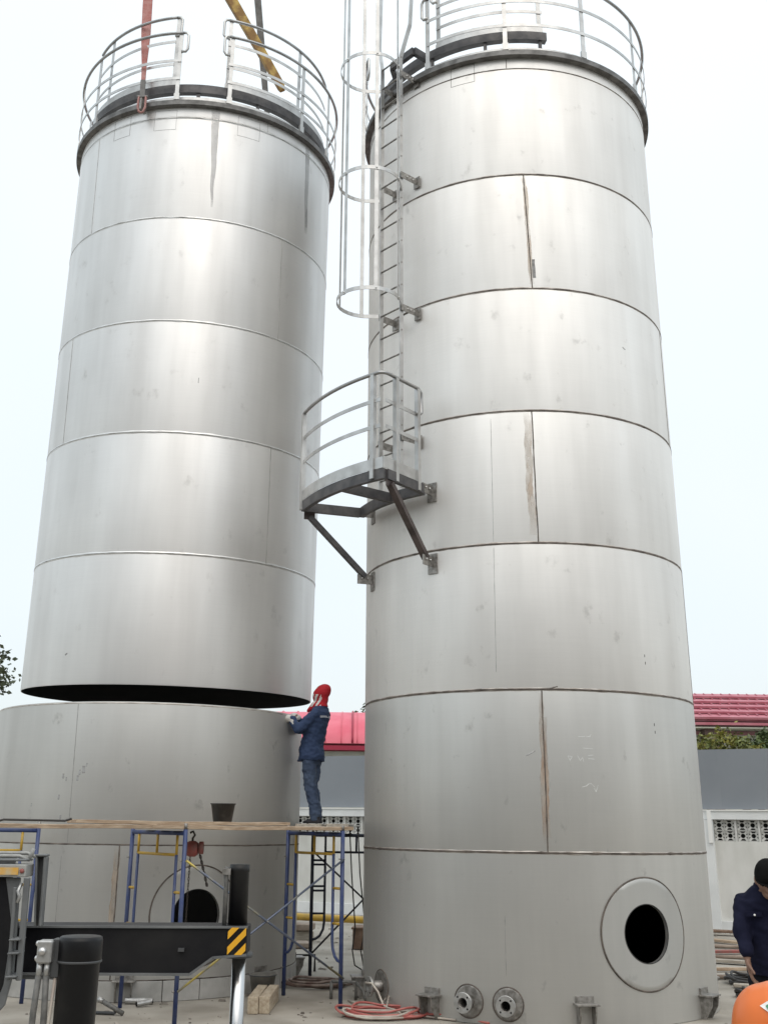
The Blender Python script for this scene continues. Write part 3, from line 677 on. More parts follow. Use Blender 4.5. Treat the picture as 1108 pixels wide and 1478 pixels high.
# ------------------------------------------------------------------ hoisted upper section of the left tank
TL = empty('hoisted_tank_section', (-2.4600, 14.5907, 3.3151), 'tall shiny stainless tank section hanging just above its base on the left', 'tank', rot=(0.02803, 0.01255, 0))
ZL = [0.0, 1.5655, 3.1023, 4.6181, 6.1164, 7.656, 7.815]
for i in range(6): link('shell_course', course_mesh('shell_course', ZL[i], ZL[i+1]-0.0005, 'steel_left'), TL)
for i in range(1, 6): seam_ring(TL, ZL[i], 'weld_light', 0.013, 0.005, 0.8, seed=20+i, band='polish_band', bw=0.022)
for q, (a0, z0, a1, z1) in enumerate(((-45.7, 6.11, -45.3, 4.62), (-46.0, 3.10, -45.6, 1.57), (-135.3, 7.65, -133.8, 6.12), (-139.5, 4.61, -138.0, 3.11), (-56, 7.66, -56, 7.81), (110, 4.6, 110, 3.1))):
    shell_strip(TL, 'vertical_weld', a0, z0, a1, z1, 0.010 if a0 > -100 else 0.008, 'weld_light', 0.003, 0.5, q+61)
shell_strip(TL, 'water_streak', -78.9, 7.80, -77.8, 6.30, 0.19, 'streak', 0.0012, 0.1, 71, w1=0.04)
shell_strip(TL, 'water_streak', -32.5, 7.80, -31.3, 6.42, 0.16, 'streak', 0.0012, 0.1, 72, w1=0.10)
shell_strip(TL, 'scuff', -122.0, 0.35, -121.0, 0.37, 0.03, 'mark', 0.0012, 0.5, 73, seg=4)
shell_strip(TL, 'scuff', -78.0, 3.85, -78.0, 3.78, 0.012, 'mark', 0.0012, 0.5, 74, seg=4)
for (a0, a1, z0, z1) in ((-125, -116.2, 7.48, 7.79), (-104.5, -95, 7.47, 7.775), (-69.3, -59.6, 7.475, 7.775)): pad_outline(TL, a0, a1, z0, z1, 'mark', 0.006)
top_works(TL, 7.815, None, None)
railing(TL, 1.965, 7.90, 8.985, -94.3, -435.2+0.0, [-95.2, -137.5, -160, 175, 145, 115, 85, 55, 25, 0, -18, -39.5, -74.0], (8.24, 8.53))
MB().sweep([(1.76, 8.10), (1.84, 8.10), (1.84, 8.23), (1.76, 8.23)], -150, -8, 60).build('raised_channel', 'channel', TL)
for a in (-145, -115, -87, -60, -35, -12): MB().bar(pol(a, 1.80, 7.88), pol(a, 1.80, 8.10), 0.045, 0.045).build('channel_stub', 'channel', TL)
railing(TL, 1.80, 8.23, 9.39, -99.3, -150, (-98.6, -137.2), (8.60, 8.98), toe=(8.25, 8.37), loops=(True, False), name='inner_railing')
railing(TL, 1.80, 8.23, 9.39, -75.4, -8, (-74.6, -37), (8.60, 8.98), toe=(8.25, 8.37), loops=(True, False), name='inner_railing')
# lifting lug plate at the rim
lug = MB().box(pol(-108.7, 2.0, 7.82), (0.14, 0.03, 0.18), Matrix.Rotation(R(-108.7), 3, 'Z')); lug.build('lifting_lug', 'bracket', TL, bevel=0.004)

# ------------------------------------------------------------------ lifting gear
def strap(name, pts, ws, t, mt, wdir=(1, 0, 0)):
    """webbing: flat band through pts with widths ws"""
    b = MB(); vs = []; fs = []; wd = Vector(wdir).normalized(); N = len(pts); pts = [Vector(p) for p in pts]
    for i, p in enumerate(pts):
        d = (pts[min(i+1, N-1)]-pts[max(i-1, 0)]).normalized(); x = (wd-d*wd.dot(d)).normalized(); y = d.cross(x)
        for sx, sy in ((-1, -1), (1, -1), (1, 1), (-1, 1)): vs.append(p+x*sx*ws[i]/2+y*sy*t/2)
    for i in range(N-1):
        for k in range(4): fs.append((i*4+k, (i+1)*4+k, (i+1)*4+(k+1) % 4, i*4+(k+1) % 4))
    fs += [(0, 1, 2, 3), tuple((N-1)*4+k for k in (3, 2, 1, 0))]
    return b.add(vs, fs)
bpy.context.view_layer.update()
LM = TL.matrix_world.copy()
lugw = LM @ pol(-108.7, 2.03, 7.93)
RS = empty('lifting_sling', lugw, 'faded red webbing sling shackled to rim of hoisted tank section', 'sling', 'slings carrying the hoisted section')
topr = Vector((-3.29, 13.25, 14.6)); d_ = topr-lugw
pts = [d_*t for t in (0.0, 0.05, 0.12, 0.2, 0.28, 0.4, 0.55, 0.75, 1.0)]
strap('s', pts, [0.05, 0.055, 0.06, 0.07, 0.10, 0.135, 0.14, 0.145, 0.15], 0.022, 'red_sling').build('webbing', 'red_sling', RS)
strap('s', [d_*0.0+Vector((0, -0.012, 0)), d_*0.10+Vector((0, -0.014, 0))], [0.07, 0.065], 0.03, 'grey_sling').build('wear_sleeve', 'grey_sling', RS)
sh = MB(); pts = [(-0.045, 0, 0.03), (-0.05, -0.01, -0.06), (-0.05, -0.012, -0.16), (-0.03, -0.012, -0.23), (0, -0.012, -0.25), (0.03, -0.012, -0.23), (0.05, -0.012, -0.16), (0.05, -0.01, -0.06), (0.045, 0, 0.03)]
sh.tube(pts, 0.017, 8).build('shackle', mat('shackle_red', (0.40, 0.22, 0.20), 0.6, 0.1, (0.30, 0.13, 0.12), 12), RS)
MB().tube([(-0.075, 0, 0.02), (0.075, 0, 0.02)], 0.019, 8).build('shackle_pin', 'bracket', RS)
lugf = Vector((-1.40, 15.98, 11.25))
GS = empty('lifting_sling', lugf, 'dark grey webbing sling rising behind right railing of hoisted section', 'sling', 'slings carrying the hoisted section')
dg = Vector((-1.83, 15.2, 15.4))-lugf
strap('s', [dg*t for t in (0, 0.2, 0.45, 0.7, 1.0)], [0.06, 0.06, 0.085, 0.11, 0.12], 0.03, 'grey_sling').build('webbing', 'grey_sling', GS)
MB().tube([(-0.04, 0, -0.12), (-0.045, 0, 0), (0, 0, 0.03), (0.045, 0, 0), (0.04, 0, -0.12)], 0.014, 8).build('shackle', 'bracket', GS)
LB = empty('lifting_beam', (-1.312, 15.0, 13.34), 'worn yellow steel beam slanting down above right railing of hoisted section', 'beam')
db = Vector((-2.40, 15.0, 15.45))-Vector((-1.312, 15.0, 13.34))
bb = MB(); t_ = db.normalized(); L_ = db.length
x_ = t_.cross(Vector((0, 1, 0))).normalized()
vs = []
for s in (0, 0.06, L_): 
    w_ = {0: 0.085, 0.06: 0.12, L_: 0.175}[s]
    vs += [t_*s+x_*sx*w_/2+Vector((0, 1, 0))*sy*0.07 for sx, sy in ((-1, -1), (1, -1), (1, 1), (-1, 1))]
bb.add(vs, [(0, 1, 2, 3), (11, 10, 9, 8)]+[(i*4+k, (i+1)*4+k, (i+1)*4+(k+1) % 4, i*4+(k+1) % 4) for i in range(2) for k in range(4)])
bb.build('beam_body', 'beam_yellow', LB, bevel=0.006)

# ------------------------------------------------------------------ scaffold
def scaffold_frame(label, fp, bp_, h=1.69, dark=False, group='walk-through scaffolds'):
    """walk-through frame: two outer posts, top tube, yellow ladder band, inner posts curving into the outer ones"""
    fp, bp_ = Vector((*fp, 0)), Vector((*bp_, 0)); d = bp_-fp; W = d.length; ang = math.atan2(d.y, d.x)
    c1, c2 = ('navy', 'navy') if dark else ('blue', 'yellow')
    e = empty('scaffold', fp, label, 'scaffold', group, rot=(0, 0, ang))
    for x in (0, W):
        MB().tube([(x, 0, 0.004), (x, 0, h)], 0.0215, 10).build('post', c1, e)
        MB().tube([(x, 0, h-0.002), (x, 0, h+0.055)], 0.017, 8).build('coupling_pin', 'bracket', e)
    MB().tube([(0.02, 0, h-0.035), (W-0.02, 0, h-0.035)], 0.0215, 10).build('top_tube', c1, e)
    i0 = 0.16; zb = h-0.235
    MB().tube([(i0, 0, zb), (W-i0, 0, zb)], 0.014, 8).build('band_tube', c2, e)
    for x in (i0, W/2, W-i0): MB().tube([(x, 0, zb), (x, 0, h-0.05)], 0.014, 8).build('band_upright', c2, e)
    for s, x0 in ((1, i0), (-1, W-i0)):
        pts = [(x0, 0, zb), (x0, 0, 0.62), (x0-s*0.012, 0, 0.54), (x0-s*0.05, 0, 0.47), (x0-s*0.10, 0, 0.435), (x0-s*0.15, 0, 0.425)]
        MB().tube(pts, 0.0155, 8).build('inner_post', c1, e)
        for z in (0.78, 1.12) if not dark else (0.72, 0.98, 1.03, 1.28, 1.33):
            MB().tube([(x0, 0, z), (x0-s*(i0-0.012), 0, z)], 0.013, 8).build('rung', c2, e)
    for x in (0, W):
        for z in (0.28, 1.41): MB().tube([(x, 0.018, z), (x, 0.045, z)], 0.008, 6).build('brace_stud', 'bracket', e)
    return e
scaffold_frame('blue and yellow scaffold frame standing before the manhole, behind the black crane beam', (-1.60, 10.98), (-2.286, 11.912))
scaffold_frame('blue scaffold frame nearest the gap between the tanks', (-0.097, 12.04), (-0.718, 12.87))
scaffold_frame('dark blue scaffold frame at left edge, behind the crane deck', (-3.32, 12.10), (-4.36, 11.85))
scaffold_frame('black scaffold frame with ladder rungs standing behind the blue one, between the tanks', (-0.487, 14.28), (0.60, 14.46), h=1.66, dark=True)
def cross_brace(label, a, b, mt='brace', h0=0.28, h1=1.41):
    a, b = Vector((*a, 0)), Vector((*b, 0)); e = empty('cross_brace', a, label, 'brace', 'scaffold cross braces')
    d = b-a; n_ = Vector((d.y, -d.x, 0)).normalized()*0.03
    for k, (z0, z1) in enumerate(((h0, h1), (h1, h0))):
        o_ = n_*(1+0.6*k); MB().tube([Vector((0, 0, z0))+o_, d+Vector((0, 0, z1))+o_], 0.0115, 8).build('brace_tube', mt, e)
    mid = d*0.5+Vector((0, 0, (h0+h1)/2))
    MB().tube([mid+n_*0.5, mid+n_*2.1], 0.009, 8).build('pivot_bolt', 'bracket', e)
    return e
cross_brace('steel cross brace with yellow middle between the two blue scaffold frames', (-1.60, 10.98), (-0.097, 12.04))
cross_brace('thin dark cross brace behind the lower tank gap', (-0.487, 14.30), (0.75, 15.6), 'brace_dark')

ZD = 1.693
def plank(label, a, b, w=0.24, t=0.036, z=ZD, mt='wood', group='scaffold deck planks'):
    a, b = Vector((*a, 0)), Vector((*b, 0)); d = b-a; L = d.length; ang = math.atan2(d.y, d.x)
    bm_ = MB(); n = 12; vs = []; rr = random.Random(L*7+a.x)
    for i in range(n+1):
        x = L*i/n; sag = -0.006*math.sin(math.pi*i/n)+0.003*rr.uniform(-1, 1)
        for y, zz in ((-w/2, 0), (w/2, 0), (w/2, t), (-w/2, t)): vs.append((x, y+0.003*rr.uniform(-1, 1), zz+sag))
    fs = [(i*4+k, (i+1)*4+k, (i+1)*4+(k+1) % 4, i*4+(k+1) % 4) for i in range(n) for k in range(4)]+[(0, 1, 2, 3), tuple(n*4+k for k in (3, 2, 1, 0))]
    bm_.add(vs, fs)
    o = bm_.build('scaffold_plank', mt, None, (a.x, a.y, z), (0, 0, ang), bevel=0.003)
    return tag(o, label, 'plank', group)
dv = Vector((0.818, 0.575)); nv = Vector((-0.575, 0.818))
def on(f, s, t): return (f[0]+dv.x*s+nv.x*t, f[1]+dv.y*s+nv.y*t)
F1 = (-1.60, 10.98)
plank('brown scaffold plank along the front edge of the deck, under the black bucket', on(F1, -0.35, 0.12), on(F1, 1.98, 0.12), z=ZD+0.002)
plank('weathered deck plank lying second from the front of the scaffold', on(F1, -0.3, 0.40), on(F1, 1.95, 0.40), mt='wood_grey', z=ZD+0.002)
plank('deck plank nearest the tank base section', on(F1, -0.2, 0.72), on(F1, 2.0, 0.72), z=ZD+0.002)
plank('upper plank lapping over the front deck plank at the left, above the yellow scaffold band', on(F1, -1.1, 0.14), on(F1, 1.2, 0.14), z=ZD+0.043, w=0.22, mt='wood', t=0.032)
plank('reddish plank running out of frame at left, above the crane deck', on(F1, -3.0, 0.15), on(F1, -0.30, 0.13), mt='wood', z=ZD+0.002)
plank('pale plank at far left behind the reddish one', on(F1, -3.0, 0.45), on(F1, -0.34, 0.43), mt='wood_grey', z=ZD+0.002)
plank('grey plank under the worker\'s feet', (-0.48, 12.45), (-0.42, 14.75), z=1.722, mt='wood_grey', w=0.28)
plank('grey plank beside the worker, towards the right tank', (-0.16, 12.45), (-0.10, 14.8), z=1.722, mt='wood_grey', w=0.24)
st = MB(); vs = [( -0.32, 0, 0.0), (-0.27, 0, 0.016), (0.27, 0, 0.012), (0.33, 0, 0.03)]
st.tube(vs, 0.011, 6)
tag(st.build('steel_rod', 'cable', None, (-2.86, 10.25, ZD+0.05), (0, 0, 0.45)), 'thin dark rod lying on the planks at far left', 'rod')

# black bucket on the deck
BK = empty('bucket', (-1.318, 11.56, 1.735), 'black rubber bucket standing on the scaffold planks', 'bucket')
MB().lathe([(0.0, 0.004), (0.085, 0.004), (0.092, 0.012), (0.122, 0.195), (0.130, 0.198), (0.130, 0.208), (0.120, 0.208), (0.088, 0.016), (0.0, 0.014)], 28).build('body', 'bucket', BK)
MB().tube([(0.125*math.cos(t), 0.125*math.sin(t)*0.98, 0.206-0.02*math.sin(t)*0) for t in [math.pi*k/16 for k in range(17)]], 0.004, 6).build('handle', 'bracket', BK)
BK2 = empty('bucket', (-0.93, 12.62, 0.0), 'dark dented bucket on the ground behind the timber blocks', 'bucket')
MB().lathe([(0.0, 0.004), (0.10, 0.004), (0.14, 0.225), (0.148, 0.23), (0.148, 0.24), (0.136, 0.24), (0.095, 0.016), (0.0, 0.016)], 28).build('body', mat('dusty_bucket', (0.10, 0.095, 0.085), 0.8, 0.1, (0.19, 0.18, 0.16), 7), BK2)
MB().lathe([(0.146, 0.226), (0.153, 0.232), (0.146, 0.240)], 28).build('rim', 'truck_dark', BK2)

# chain hoist under the deck
HO = empty('chain_hoist', (-1.60, 11.5, 1.505), 'rusty red chain hoist hanging under the planks before the manhole', 'hoist')
MB().lathe([(0, -0.06), (0.055, -0.06), (0.075, -0.03), (0.075, 0.03), (0.055, 0.06), (0, 0.06)], 18, (0, 0, 0), mtx=Matrix.Rotation(math.pi/2, 3, 'Y')).build('hoist_body', 'hoist_red', HO)
MB().lathe([(0, -0.02), (0.06, -0.02), (0.06, 0.02), (0, 0.02)], 18, (0.09, 0.0, 0.01), mtx=Matrix.Rotation(math.pi/2, 3, 'Y')).build('hand_wheel', 'hoist_red', HO)
MB().box((-0.02, 0, 0.0), (0.09, 0.10, 0.13)).build('cover', 'hoist_red', HO, bevel=0.015)
MB().tube([(0, 0, 0.06), (0, 0, 0.10), (0.02, 0, 0.13), (0.0, 0, 0.165), (-0.03, 0, 0.15)], 0.011, 8).build('top_hook', 'chain', HO)
lk = MB().tube([(0.009*math.cos(t)*0.8, 0, 0.019*math.sin(t)) for t in [2*math.pi*k/10 for k in range(10)]], 0.0036, 5, closed=True).mesh('chain_link', 'chain')
def chain(p0, p1, n):
    p0, p1 = Vector(p0), Vector(p1); d = (p1-p0)
    q = d.to_track_quat('Z', 'Y')
    for i in range(n):
        o = link('chain_link', lk, HO, p0+d*(i/n)); o.rotation_euler = (q @ Matrix.Rotation(math.pi/2*(i % 2), 3, 'Z').to_quaternion()).to_euler()
chain((-0.015, 0, -0.06), (-0.03, 0.03, -0.95), 32)
chain((0.075, 0, -0.05), (0.165, 0.02, -0.36), 12); chain((0.082, 0.01, -0.05), (0.172, 0.03, -0.36), 12)

# ------------------------------------------------------------------ truck crane outrigger in the foreground
CR = empty('truck_crane', (-2.3, 6.6, 0), 'grey and black truck crane at left edge with black outrigger beam and hydraulic jacks', 'crane')
cx, cy = -2.3, 6.6
def C(x, y, z): return (x-cx, y-cy, z)
b = MB(); prof = [(-2.30, 0.905), (-0.90, 0.912), (-0.775, 0.958), (-0.605, 0.972), (-0.605, 1.168), (-2.30, 1.158)]
prof = [(-2.30, 0.905), (-0.93, 0.915), (-0.80, 1.005), (-0.607, 1.022), (-0.607, 1.180), (-2.30, 1.166)]
vs = [C(x, y, z) for y in (6.88, 7.12) for x, z in prof]; n = len(prof)
b.add(vs, [tuple(range(n)), tuple(range(n, 2*n))[::-1]]+[(i, n+i, n+(i+1) % n, (i+1) % n) for i in range(n)])
OB = b.build('outrigger_beam', 'black_paint', CR, bevel=0.006)
b = MB(); b.bar(C(-2.30, 6.874, 1.160), C(-0.606, 6.874, 1.174), 0.016, 0.012); b.build('beam_edge', 'truck_grey', OB)
b = MB()
for (x0, z0), (x1, z1) in zip(prof[:3], prof[1:4]): b.bar(C(x0, 6.874, z0+0.004), C(x1, 6.874, z1+0.004), 0.016, 0.014)
b.build('beam_edge', 'truck_grey', OB)
# hazard plate with slanting stripes
hx0, hx1, hz0, hz1 = -0.718, -0.612, 1.026, 1.172
MB().box(C((hx0+hx1)/2, 6.872, (hz0+hz1)/2), (hx1-hx0, 0.006, hz1-hz0)).build('hazard_plate', 'jack_black', OB)
def clip(poly, ax, lim, keep_less):
    out = []
    for i in range(len(poly)):
        p, q = poly[i], poly[(i+1) % len(poly)]
        ip = (p[ax] <= lim) == keep_less or p[ax] == lim; iq = (q[ax] <= lim) == keep_less or q[ax] == lim
        if ip: out.append(p)
        if ip != iq:
            t = (lim-p[ax])/(q[ax]-p[ax]); out.append((p[0]+(q[0]-p[0])*t, p[1]+(q[1]-p[1])*t))
    return out
for k in range(-2, 4):
    s0 = k*0.082
    poly = [(hx0, hz0+s0), (hx1, hz0+s0+0.105), (hx1, hz0+s0+0.147), (hx0, hz0+s0+0.042)]
    poly = clip(clip(poly, 1, hz1, True), 1, hz0, False)
    if len(poly) >= 3:
        b = MB(); m_ = len(poly); vs = [C(x, y, z) for y in (6.8675, 6.8645) for x, z in poly]
        b.add(vs, [tuple(range(m_)), tuple(range(m_, 2*m_))[::-1]]+[(i, m_+i, m_+(i+1) % m_, (i+1) % m_) for i in range(m_)]); b.build('stripe', 'hazard_y', OB)
MB().box(C(-0.985, 6.868, 1.05), (0.035, 0.03, 0.018)).build('lifting_eye', 'truck_dark', OB)
MB().bar(C(-2.26, 6.90, 0.89), C(-1.55, 6.90, 0.893), 0.03, 0.02).build('under_strip', 'truck_grey', OB)
jx = -0.678
J = MB().lathe([(0.0, 1.175), (0.058, 1.175), (0.058, 1.47), (0.061, 1.475), (0.061, 1.515), (0.0, 1.518)], 28, C(jx, 7.0, 0)).build('jack_housing', 'jack_black', CR)
MB().tube([C(-0.752, 6.96, 1.18), C(-0.752, 6.96, 1.40), C(-0.755, 6.96, 1.47), C(-0.748, 6.96, 1.50)], 0.014, 8).build('jack_pipe', 'hose_grey', J)
MB().box(C(-0.752, 6.96, 1.475), (0.05, 0.05, 0.035)).build('pipe_fitting', 'bracket', J)
MB().lathe([(0, 1.0), (0.062, 1.0), (0.085, 1.0), (0.088, 1.008), (0.088, 1.028), (0.0, 1.03)], 24, C(-0.668, 7.0, 0)).build('rod_collar', 'truck_dark', CR)
MB().lathe([(0.0, 0.05), (0.041, 0.05), (0.041, 1.0), (0.0, 1.0)], 24, C(-0.66, 7.0, 0)).build('jack_rod', 'chrome', CR)
MB().lathe([(0, 0.003), (0.17, 0.003), (0.17, 0.03), (0.08, 0.06), (0.0, 0.06)], 24, C(-0.66, 7.0, 0)).build('jack_foot', 'truck_dark', CR)
# near jack with valve block and hoses
nx_, ny_ = -1.145, 5.0
NJ = MB().lathe([(0.0, 0.30), (0.078, 0.30), (0.084, 0.34), (0.086, 1.18), (0.092, 1.19), (0.092, 1.272), (0.088, 1.286), (0.082, 1.289), (0.0, 1.289)], 32, C(nx_, ny_, 0)).build('near_jack', 'jack_black', CR)
MB().lathe([(0.0855, 1.184), (0.0945, 1.19), (0.0945, 1.196), (0.0855, 1.2)], 32, C(nx_, ny_, 0)).build('cap_ring', 'truck_dark', NJ)
MB().lathe([(0.0, 0.05), (0.055, 0.05), (0.055, 0.30), (0.0, 0.30)], 24, C(nx_, ny_, 0)).build('rod', 'chrome', NJ)
MB().lathe([(0, 0.003), (0.2, 0.003), (0.2, 0.03), (0.09, 0.06), (0.0, 0.06)], 24, C(nx_, ny_, 0)).build('foot', 'truck_dark', NJ)
VB = MB().box(C(-1.278, 4.96, 1.232), (0.062, 0.07, 0.088)).build('valve_block', 'alu', CR, bevel=0.006)
MB().lathe([(0, 0), (0.016, 0), (0.016, 0.012), (0, 0.014)], 12, C(-1.285, 4.925, 1.235), mtx=Matrix.Rotation(math.pi/2, 3, 'X')).build('port', 'bolt', VB)
for z in (1.262, 1.205): MB().ball(C(-1.312, 4.955, z), 0.012, n=8).build('plug', 'bolt', VB)
MB().box(C(-1.235, 4.99, 1.205), (0.04, 0.06, 0.15)).build('valve_bracket', 'truck_dark', CR, bevel=0.004)
for k, (x, dx) in enumerate(((-1.297, -0.008), (-1.266, 0.006))):
    MB().tube([C(x, 4.95, 1.19), C(x, 4.95, 1.135)], 0.013, 8).build('hose_fitting', 'alu', VB)
    MB().tube([C(x, 4.95, 1.14), C(x+dx, 4.95, 1.0), C(x+dx*1.5, 4.95, 0.8), C(x+dx*2+0.01, 4.96, 0.5), C(x+0.03, 5.0, 0.25)], 0.0135, 8).build('hydraulic_hose', 'hose_grey', VB)
MB().tube([C(-1.233, 4.97, 1.13), C(-1.236, 4.95, 1.0), C(-1.246, 4.94, 0.8), C(-1.25, 4.96, 0.4)], 0.007, 8).build('thin_hose', 'hose_pale', VB)
# carrier body and deck edge
def slab(name, poly, y0, y1, mt, parent=CR, bevel=0.004):
    b = MB(); n = len(poly); vs = [C(x, y, z) for y in (y0, y1) for x, z in poly]
    b.add(vs, [tuple(range(n)), tuple(range(n, 2*n))[::-1]]+[(i, n+i, n+(i+1) % n, (i+1) % n) for i in range(n)]); return b.build(name, mt, parent, bevel=bevel)
body = slab('carrier_body', [(-4.2, 0.55), (-2.02, 0.55), (-1.897, 0.90), (-1.884, 1.189), (-1.948, 1.447), (-4.2, 1.44)], 6.53, 6.66, 'black_paint')
slab('carrier_hull', [(-4.2, 0.55), (-2.6, 0.55), (-2.5, 1.50), (-4.2, 1.50)], 6.67, 8.6, 'truck_dark')
slab('side_plate', [(-1.96, 0.70), (-1.875, 0.80), (-1.845, 0.96), (-1.862, 1.447), (-1.944, 1.447), (-1.880, 1.189), (-1.893, 0.90)], 6.505, 6.528, 'truck_grey')
deck = slab('deck_edge', [(-4.2, 1.440), (-1.822, 1.452), (-1.822, 1.518), (-4.2, 1.506)], 6.46, 6.62, 'truck_light')
slab('orange_band', [(-4.2, 1.450), (-1.862, 1.464), (-1.862, 1.502), (-4.2, 1.488)], 6.452, 6.459, 'orange_band', deck, 0)
MB().lathe([(0, 0), (0.013, 0), (0.012, 0.008), (0, 0.01)], 14, C(-1.842, 6.459, 1.484), mtx=Matrix.Rotation(math.pi/2, 3, 'X')).build('marker_lamp', 'hoist_red', deck)
slab('deck_plate', [(-4.2, 1.522), (-1.83, 1.534), (-1.83, 1.546), (-4.2, 1.534)], 6.48, 6.62, 'truck_grey')
for z, y in ((1.560, 6.55), (1.572, 6.70)): MB().tube([C(-4.1, y, z-0.012), C(-1.89, y, z), C(-1.84, y, z-0.02)], 0.010, 8).build('grab_rail', 'truck_light', CR)
MB().tube([C(-1.845, 6.56, 1.535), C(-1.825, 6.56, 1.57), C(-1.818, 6.56, 1.60)], 0.011, 8).build('latch', 'truck_light', CR)
stp = slab('step_side', [(-1.812, 0.93), (-1.783, 0.93), (-1.792, 1.45), (-1.824, 1.45)], 6.44, 6.47, 'truck_grey')
slab('step_side', [(-1.862, 0.93), (-1.842, 0.93), (-1.858, 1.40), (-1.878, 1.40)], 6.445, 6.475, 'truck_grey')
for z in (0.945, 1.061, 1.129): slab('step', [(-1.860, z), (-1.800, z+0.003), (-1.800, z+0.014), (-1.860, z+0.011)], 6.40, 6.53, 'truck_grey')
MB().tube([C(-1.838, 6.46, 1.42), C(-1.848, 6.44, 1.38), C(-1.835, 6.44, 1.35), C(-1.845, 6.44, 1.32)], 0.010, 8).build('hook', 'alu', CR)
ch = slab('upright_channel', [(-1.776, 1.19), (-1.738, 1.19), (-1.744, 1.556), (-1.806, 1.556)], 6.62, 6.635, 'truck_dark')
slab('channel_flange', [(-1.752, 1.19), (-1.737, 1.19), (-1.742, 1.557), (-1.760, 1.557)], 6.57, 6.6195, 'truck_grey')
slab('channel_flange', [(-1.776, 1.19), (-1.768, 1.19), (-1.796, 1.557), (-1.808, 1.557)], 6.57, 6.6195, 'truck_grey')
slab('channel_cap', [(-1.808, 1.558), (-1.742, 1.558), (-1.742, 1.570), (-1.808, 1.570)], 6.565, 6.64, 'truck_grey')
slab('chassis_rail', [(-4.2, 0.45), (-2.1, 0.45), (-2.1, 0.55), (-4.2, 0.55)], 6.7, 6.85, 'truck_dark')
for x in (-2.75, -3.85):
    mtx = Matrix.Rotation(math.pi/2, 3, 'X')
    w_ = MB().lathe([(0.25, -0.12), (0.46, -0.13), (0.49, -0.10), (0.495, 0.10), (0.46, 0.13), (0.25, 0.12)], 36, C(x, 7.15, 0.497), mtx=mtx).build('tyre', 'jack_black', CR)
    MB().lathe([(0.0, 0.05), (0.1, 0.06), (0.22, 0.03), (0.25, 0.12)], 30, C(x, 7.15, 0.497), mtx=mtx).build('rim', 'truck_light', w_)

# ------------------------------------------------------------------ loose things on the ground
TBK = empty('timber_block', (-0.93, 12.05, 0), 'left block of the pair of squared timbers on the ground', 'timber', 'pair of squared timbers')
b = MB().box((0, 0, 0.078), (0.105, 0.86, 0.152)); b.build('block', 'timber', TBK, rot=(0, 0, -0.03), bevel=0.006)
TBK2 = empty('timber_block', (-0.815, 12.06, 0), 'right block of the pair of squared timbers on the ground', 'timber', 'pair of squared timbers')
b = MB().box((0, 0, 0.079), (0.105, 0.84, 0.154)); b.build('block', 'timber', TBK2, rot=(0, 0, -0.045), bevel=0.006)
for e in (TBK, TBK2): pass
PG = empty('pipe_offcut', (-2.16, 12.12, 0), 'pale pipe offcut lying on the ground behind blue scaffold post', 'pipe')
def hollow(a, b_, r, mt, par):
    MB().tube([a, b_], r, 14, cap=False).build('pipe_wall', mt, par); MB().tube([a, b_], r*0.8, 14, cap=False).build('pipe_bore', 'dark_hole', par)
hollow((-0.12, 0.03, 0.032), (0.16, 0.03, 0.032), 0.03, 'alu', PG)
PG2 = empty('pipe_offcut', (-2.08, 11.98, 0), 'short pipe offcut leaning against the longer one on the ground', 'pipe')
hollow((-0.05, -0.03, 0.03), (0.07, 0.05, 0.045), 0.026, 'alu', PG2)
PG3 = empty('crowbar', (-2.26, 11.5, 0), 'short steel bar with pale end leaning beside the near black jack', 'bar')
MB().tube([(-0.14, 0.0, 0.13), (0.1, -0.05, 0.02)], 0.022, 10).build('bar', 'hose_grey', PG3); MB().tube([(-0.16, 0.004, 0.139), (-0.11, -0.006, 0.117)], 0.025, 10).build('tip', 'alu', PG3)
MB().tube([(-0.22, 0.02, 0.016), (0.0, -0.02, 0.018), (0.02, -0.04, 0.03)], 0.016, 8).build('claw', 'truck_dark', PG3)

def coil(name, label, c, rx, ry, turns, r, mt, seed=0, tails=(), group=None, h=0.0):
    rr = random.Random(seed); e = empty(name, (*c, 0), label, 'hose', group); pts = []; N = 26
    for t in range(turns):
        ox, oy = rr.uniform(-.05, .05), rr.uniform(-.05, .05); f = rr.uniform(.8, 1.1)
        for k in range(N):
            a_ = 2*math.pi*k/N; pts.append((ox+rx*f*math.cos(a_), oy+ry*f*math.sin(a_), r+0.004+(t % 4)*r*1.3+h*max(0, math.sin(a_*2+t))))
    MB().tube(pts, r, 7).build('loops', mt, e)
    for tl in tails: MB().tube([(x-c[0], y-c[1], z) for x, y, z in tl], r, 7).build('tail', mt, e)
    return e
coil('hose_coil', 'brown coil of hose on the ground beside base section of left tank', (-0.40, 13.5), 0.34, 0.24, 4, 0.014, mat('coil_brown', (0.12, 0.075, 0.06), 0.6, 0, (0.24, 0.19, 0.165), 9, 0.4, 0.6), 2, h=0.02,
     tails=(((-0.08, 13.55, 0.02), (0.05, 13.7, 0.02), (0.15, 13.4, 0.02)),))
coil('hose_coil', 'tangle of red welding hose at foot of right tank', (0.32, 11.62), 0.38, 0.26, 5, 0.011, 'hose_red', 5, h=0.035,
     tails=(((0.35, 11.9, 0.02), (0.45, 12.1, 0.08), (0.42, 12.0, 0.16), (0.5, 11.85, 0.03), (0.8, 11.6, 0.02), (1.2, 11.3, 0.02)), ((0.6, 11.6, 0.02), (0.9, 11.45, 0.05), (1.3, 11.2, 0.015))))
coil('hose_coil', 'pale hose looped over the red one at foot of right tank', (0.22, 11.55), 0.34, 0.20, 3, 0.010, 'hose_pale', 9, h=0.03,
     tails=(((-0.02, 12.5, 0.015), (0.1, 12.15, 0.02), (0.3, 11.95, 0.04), (0.40, 12.05, 0.14), (0.36, 11.8, 0.05), (0.6, 11.6, 0.02), (1.0, 11.35, 0.015)),))
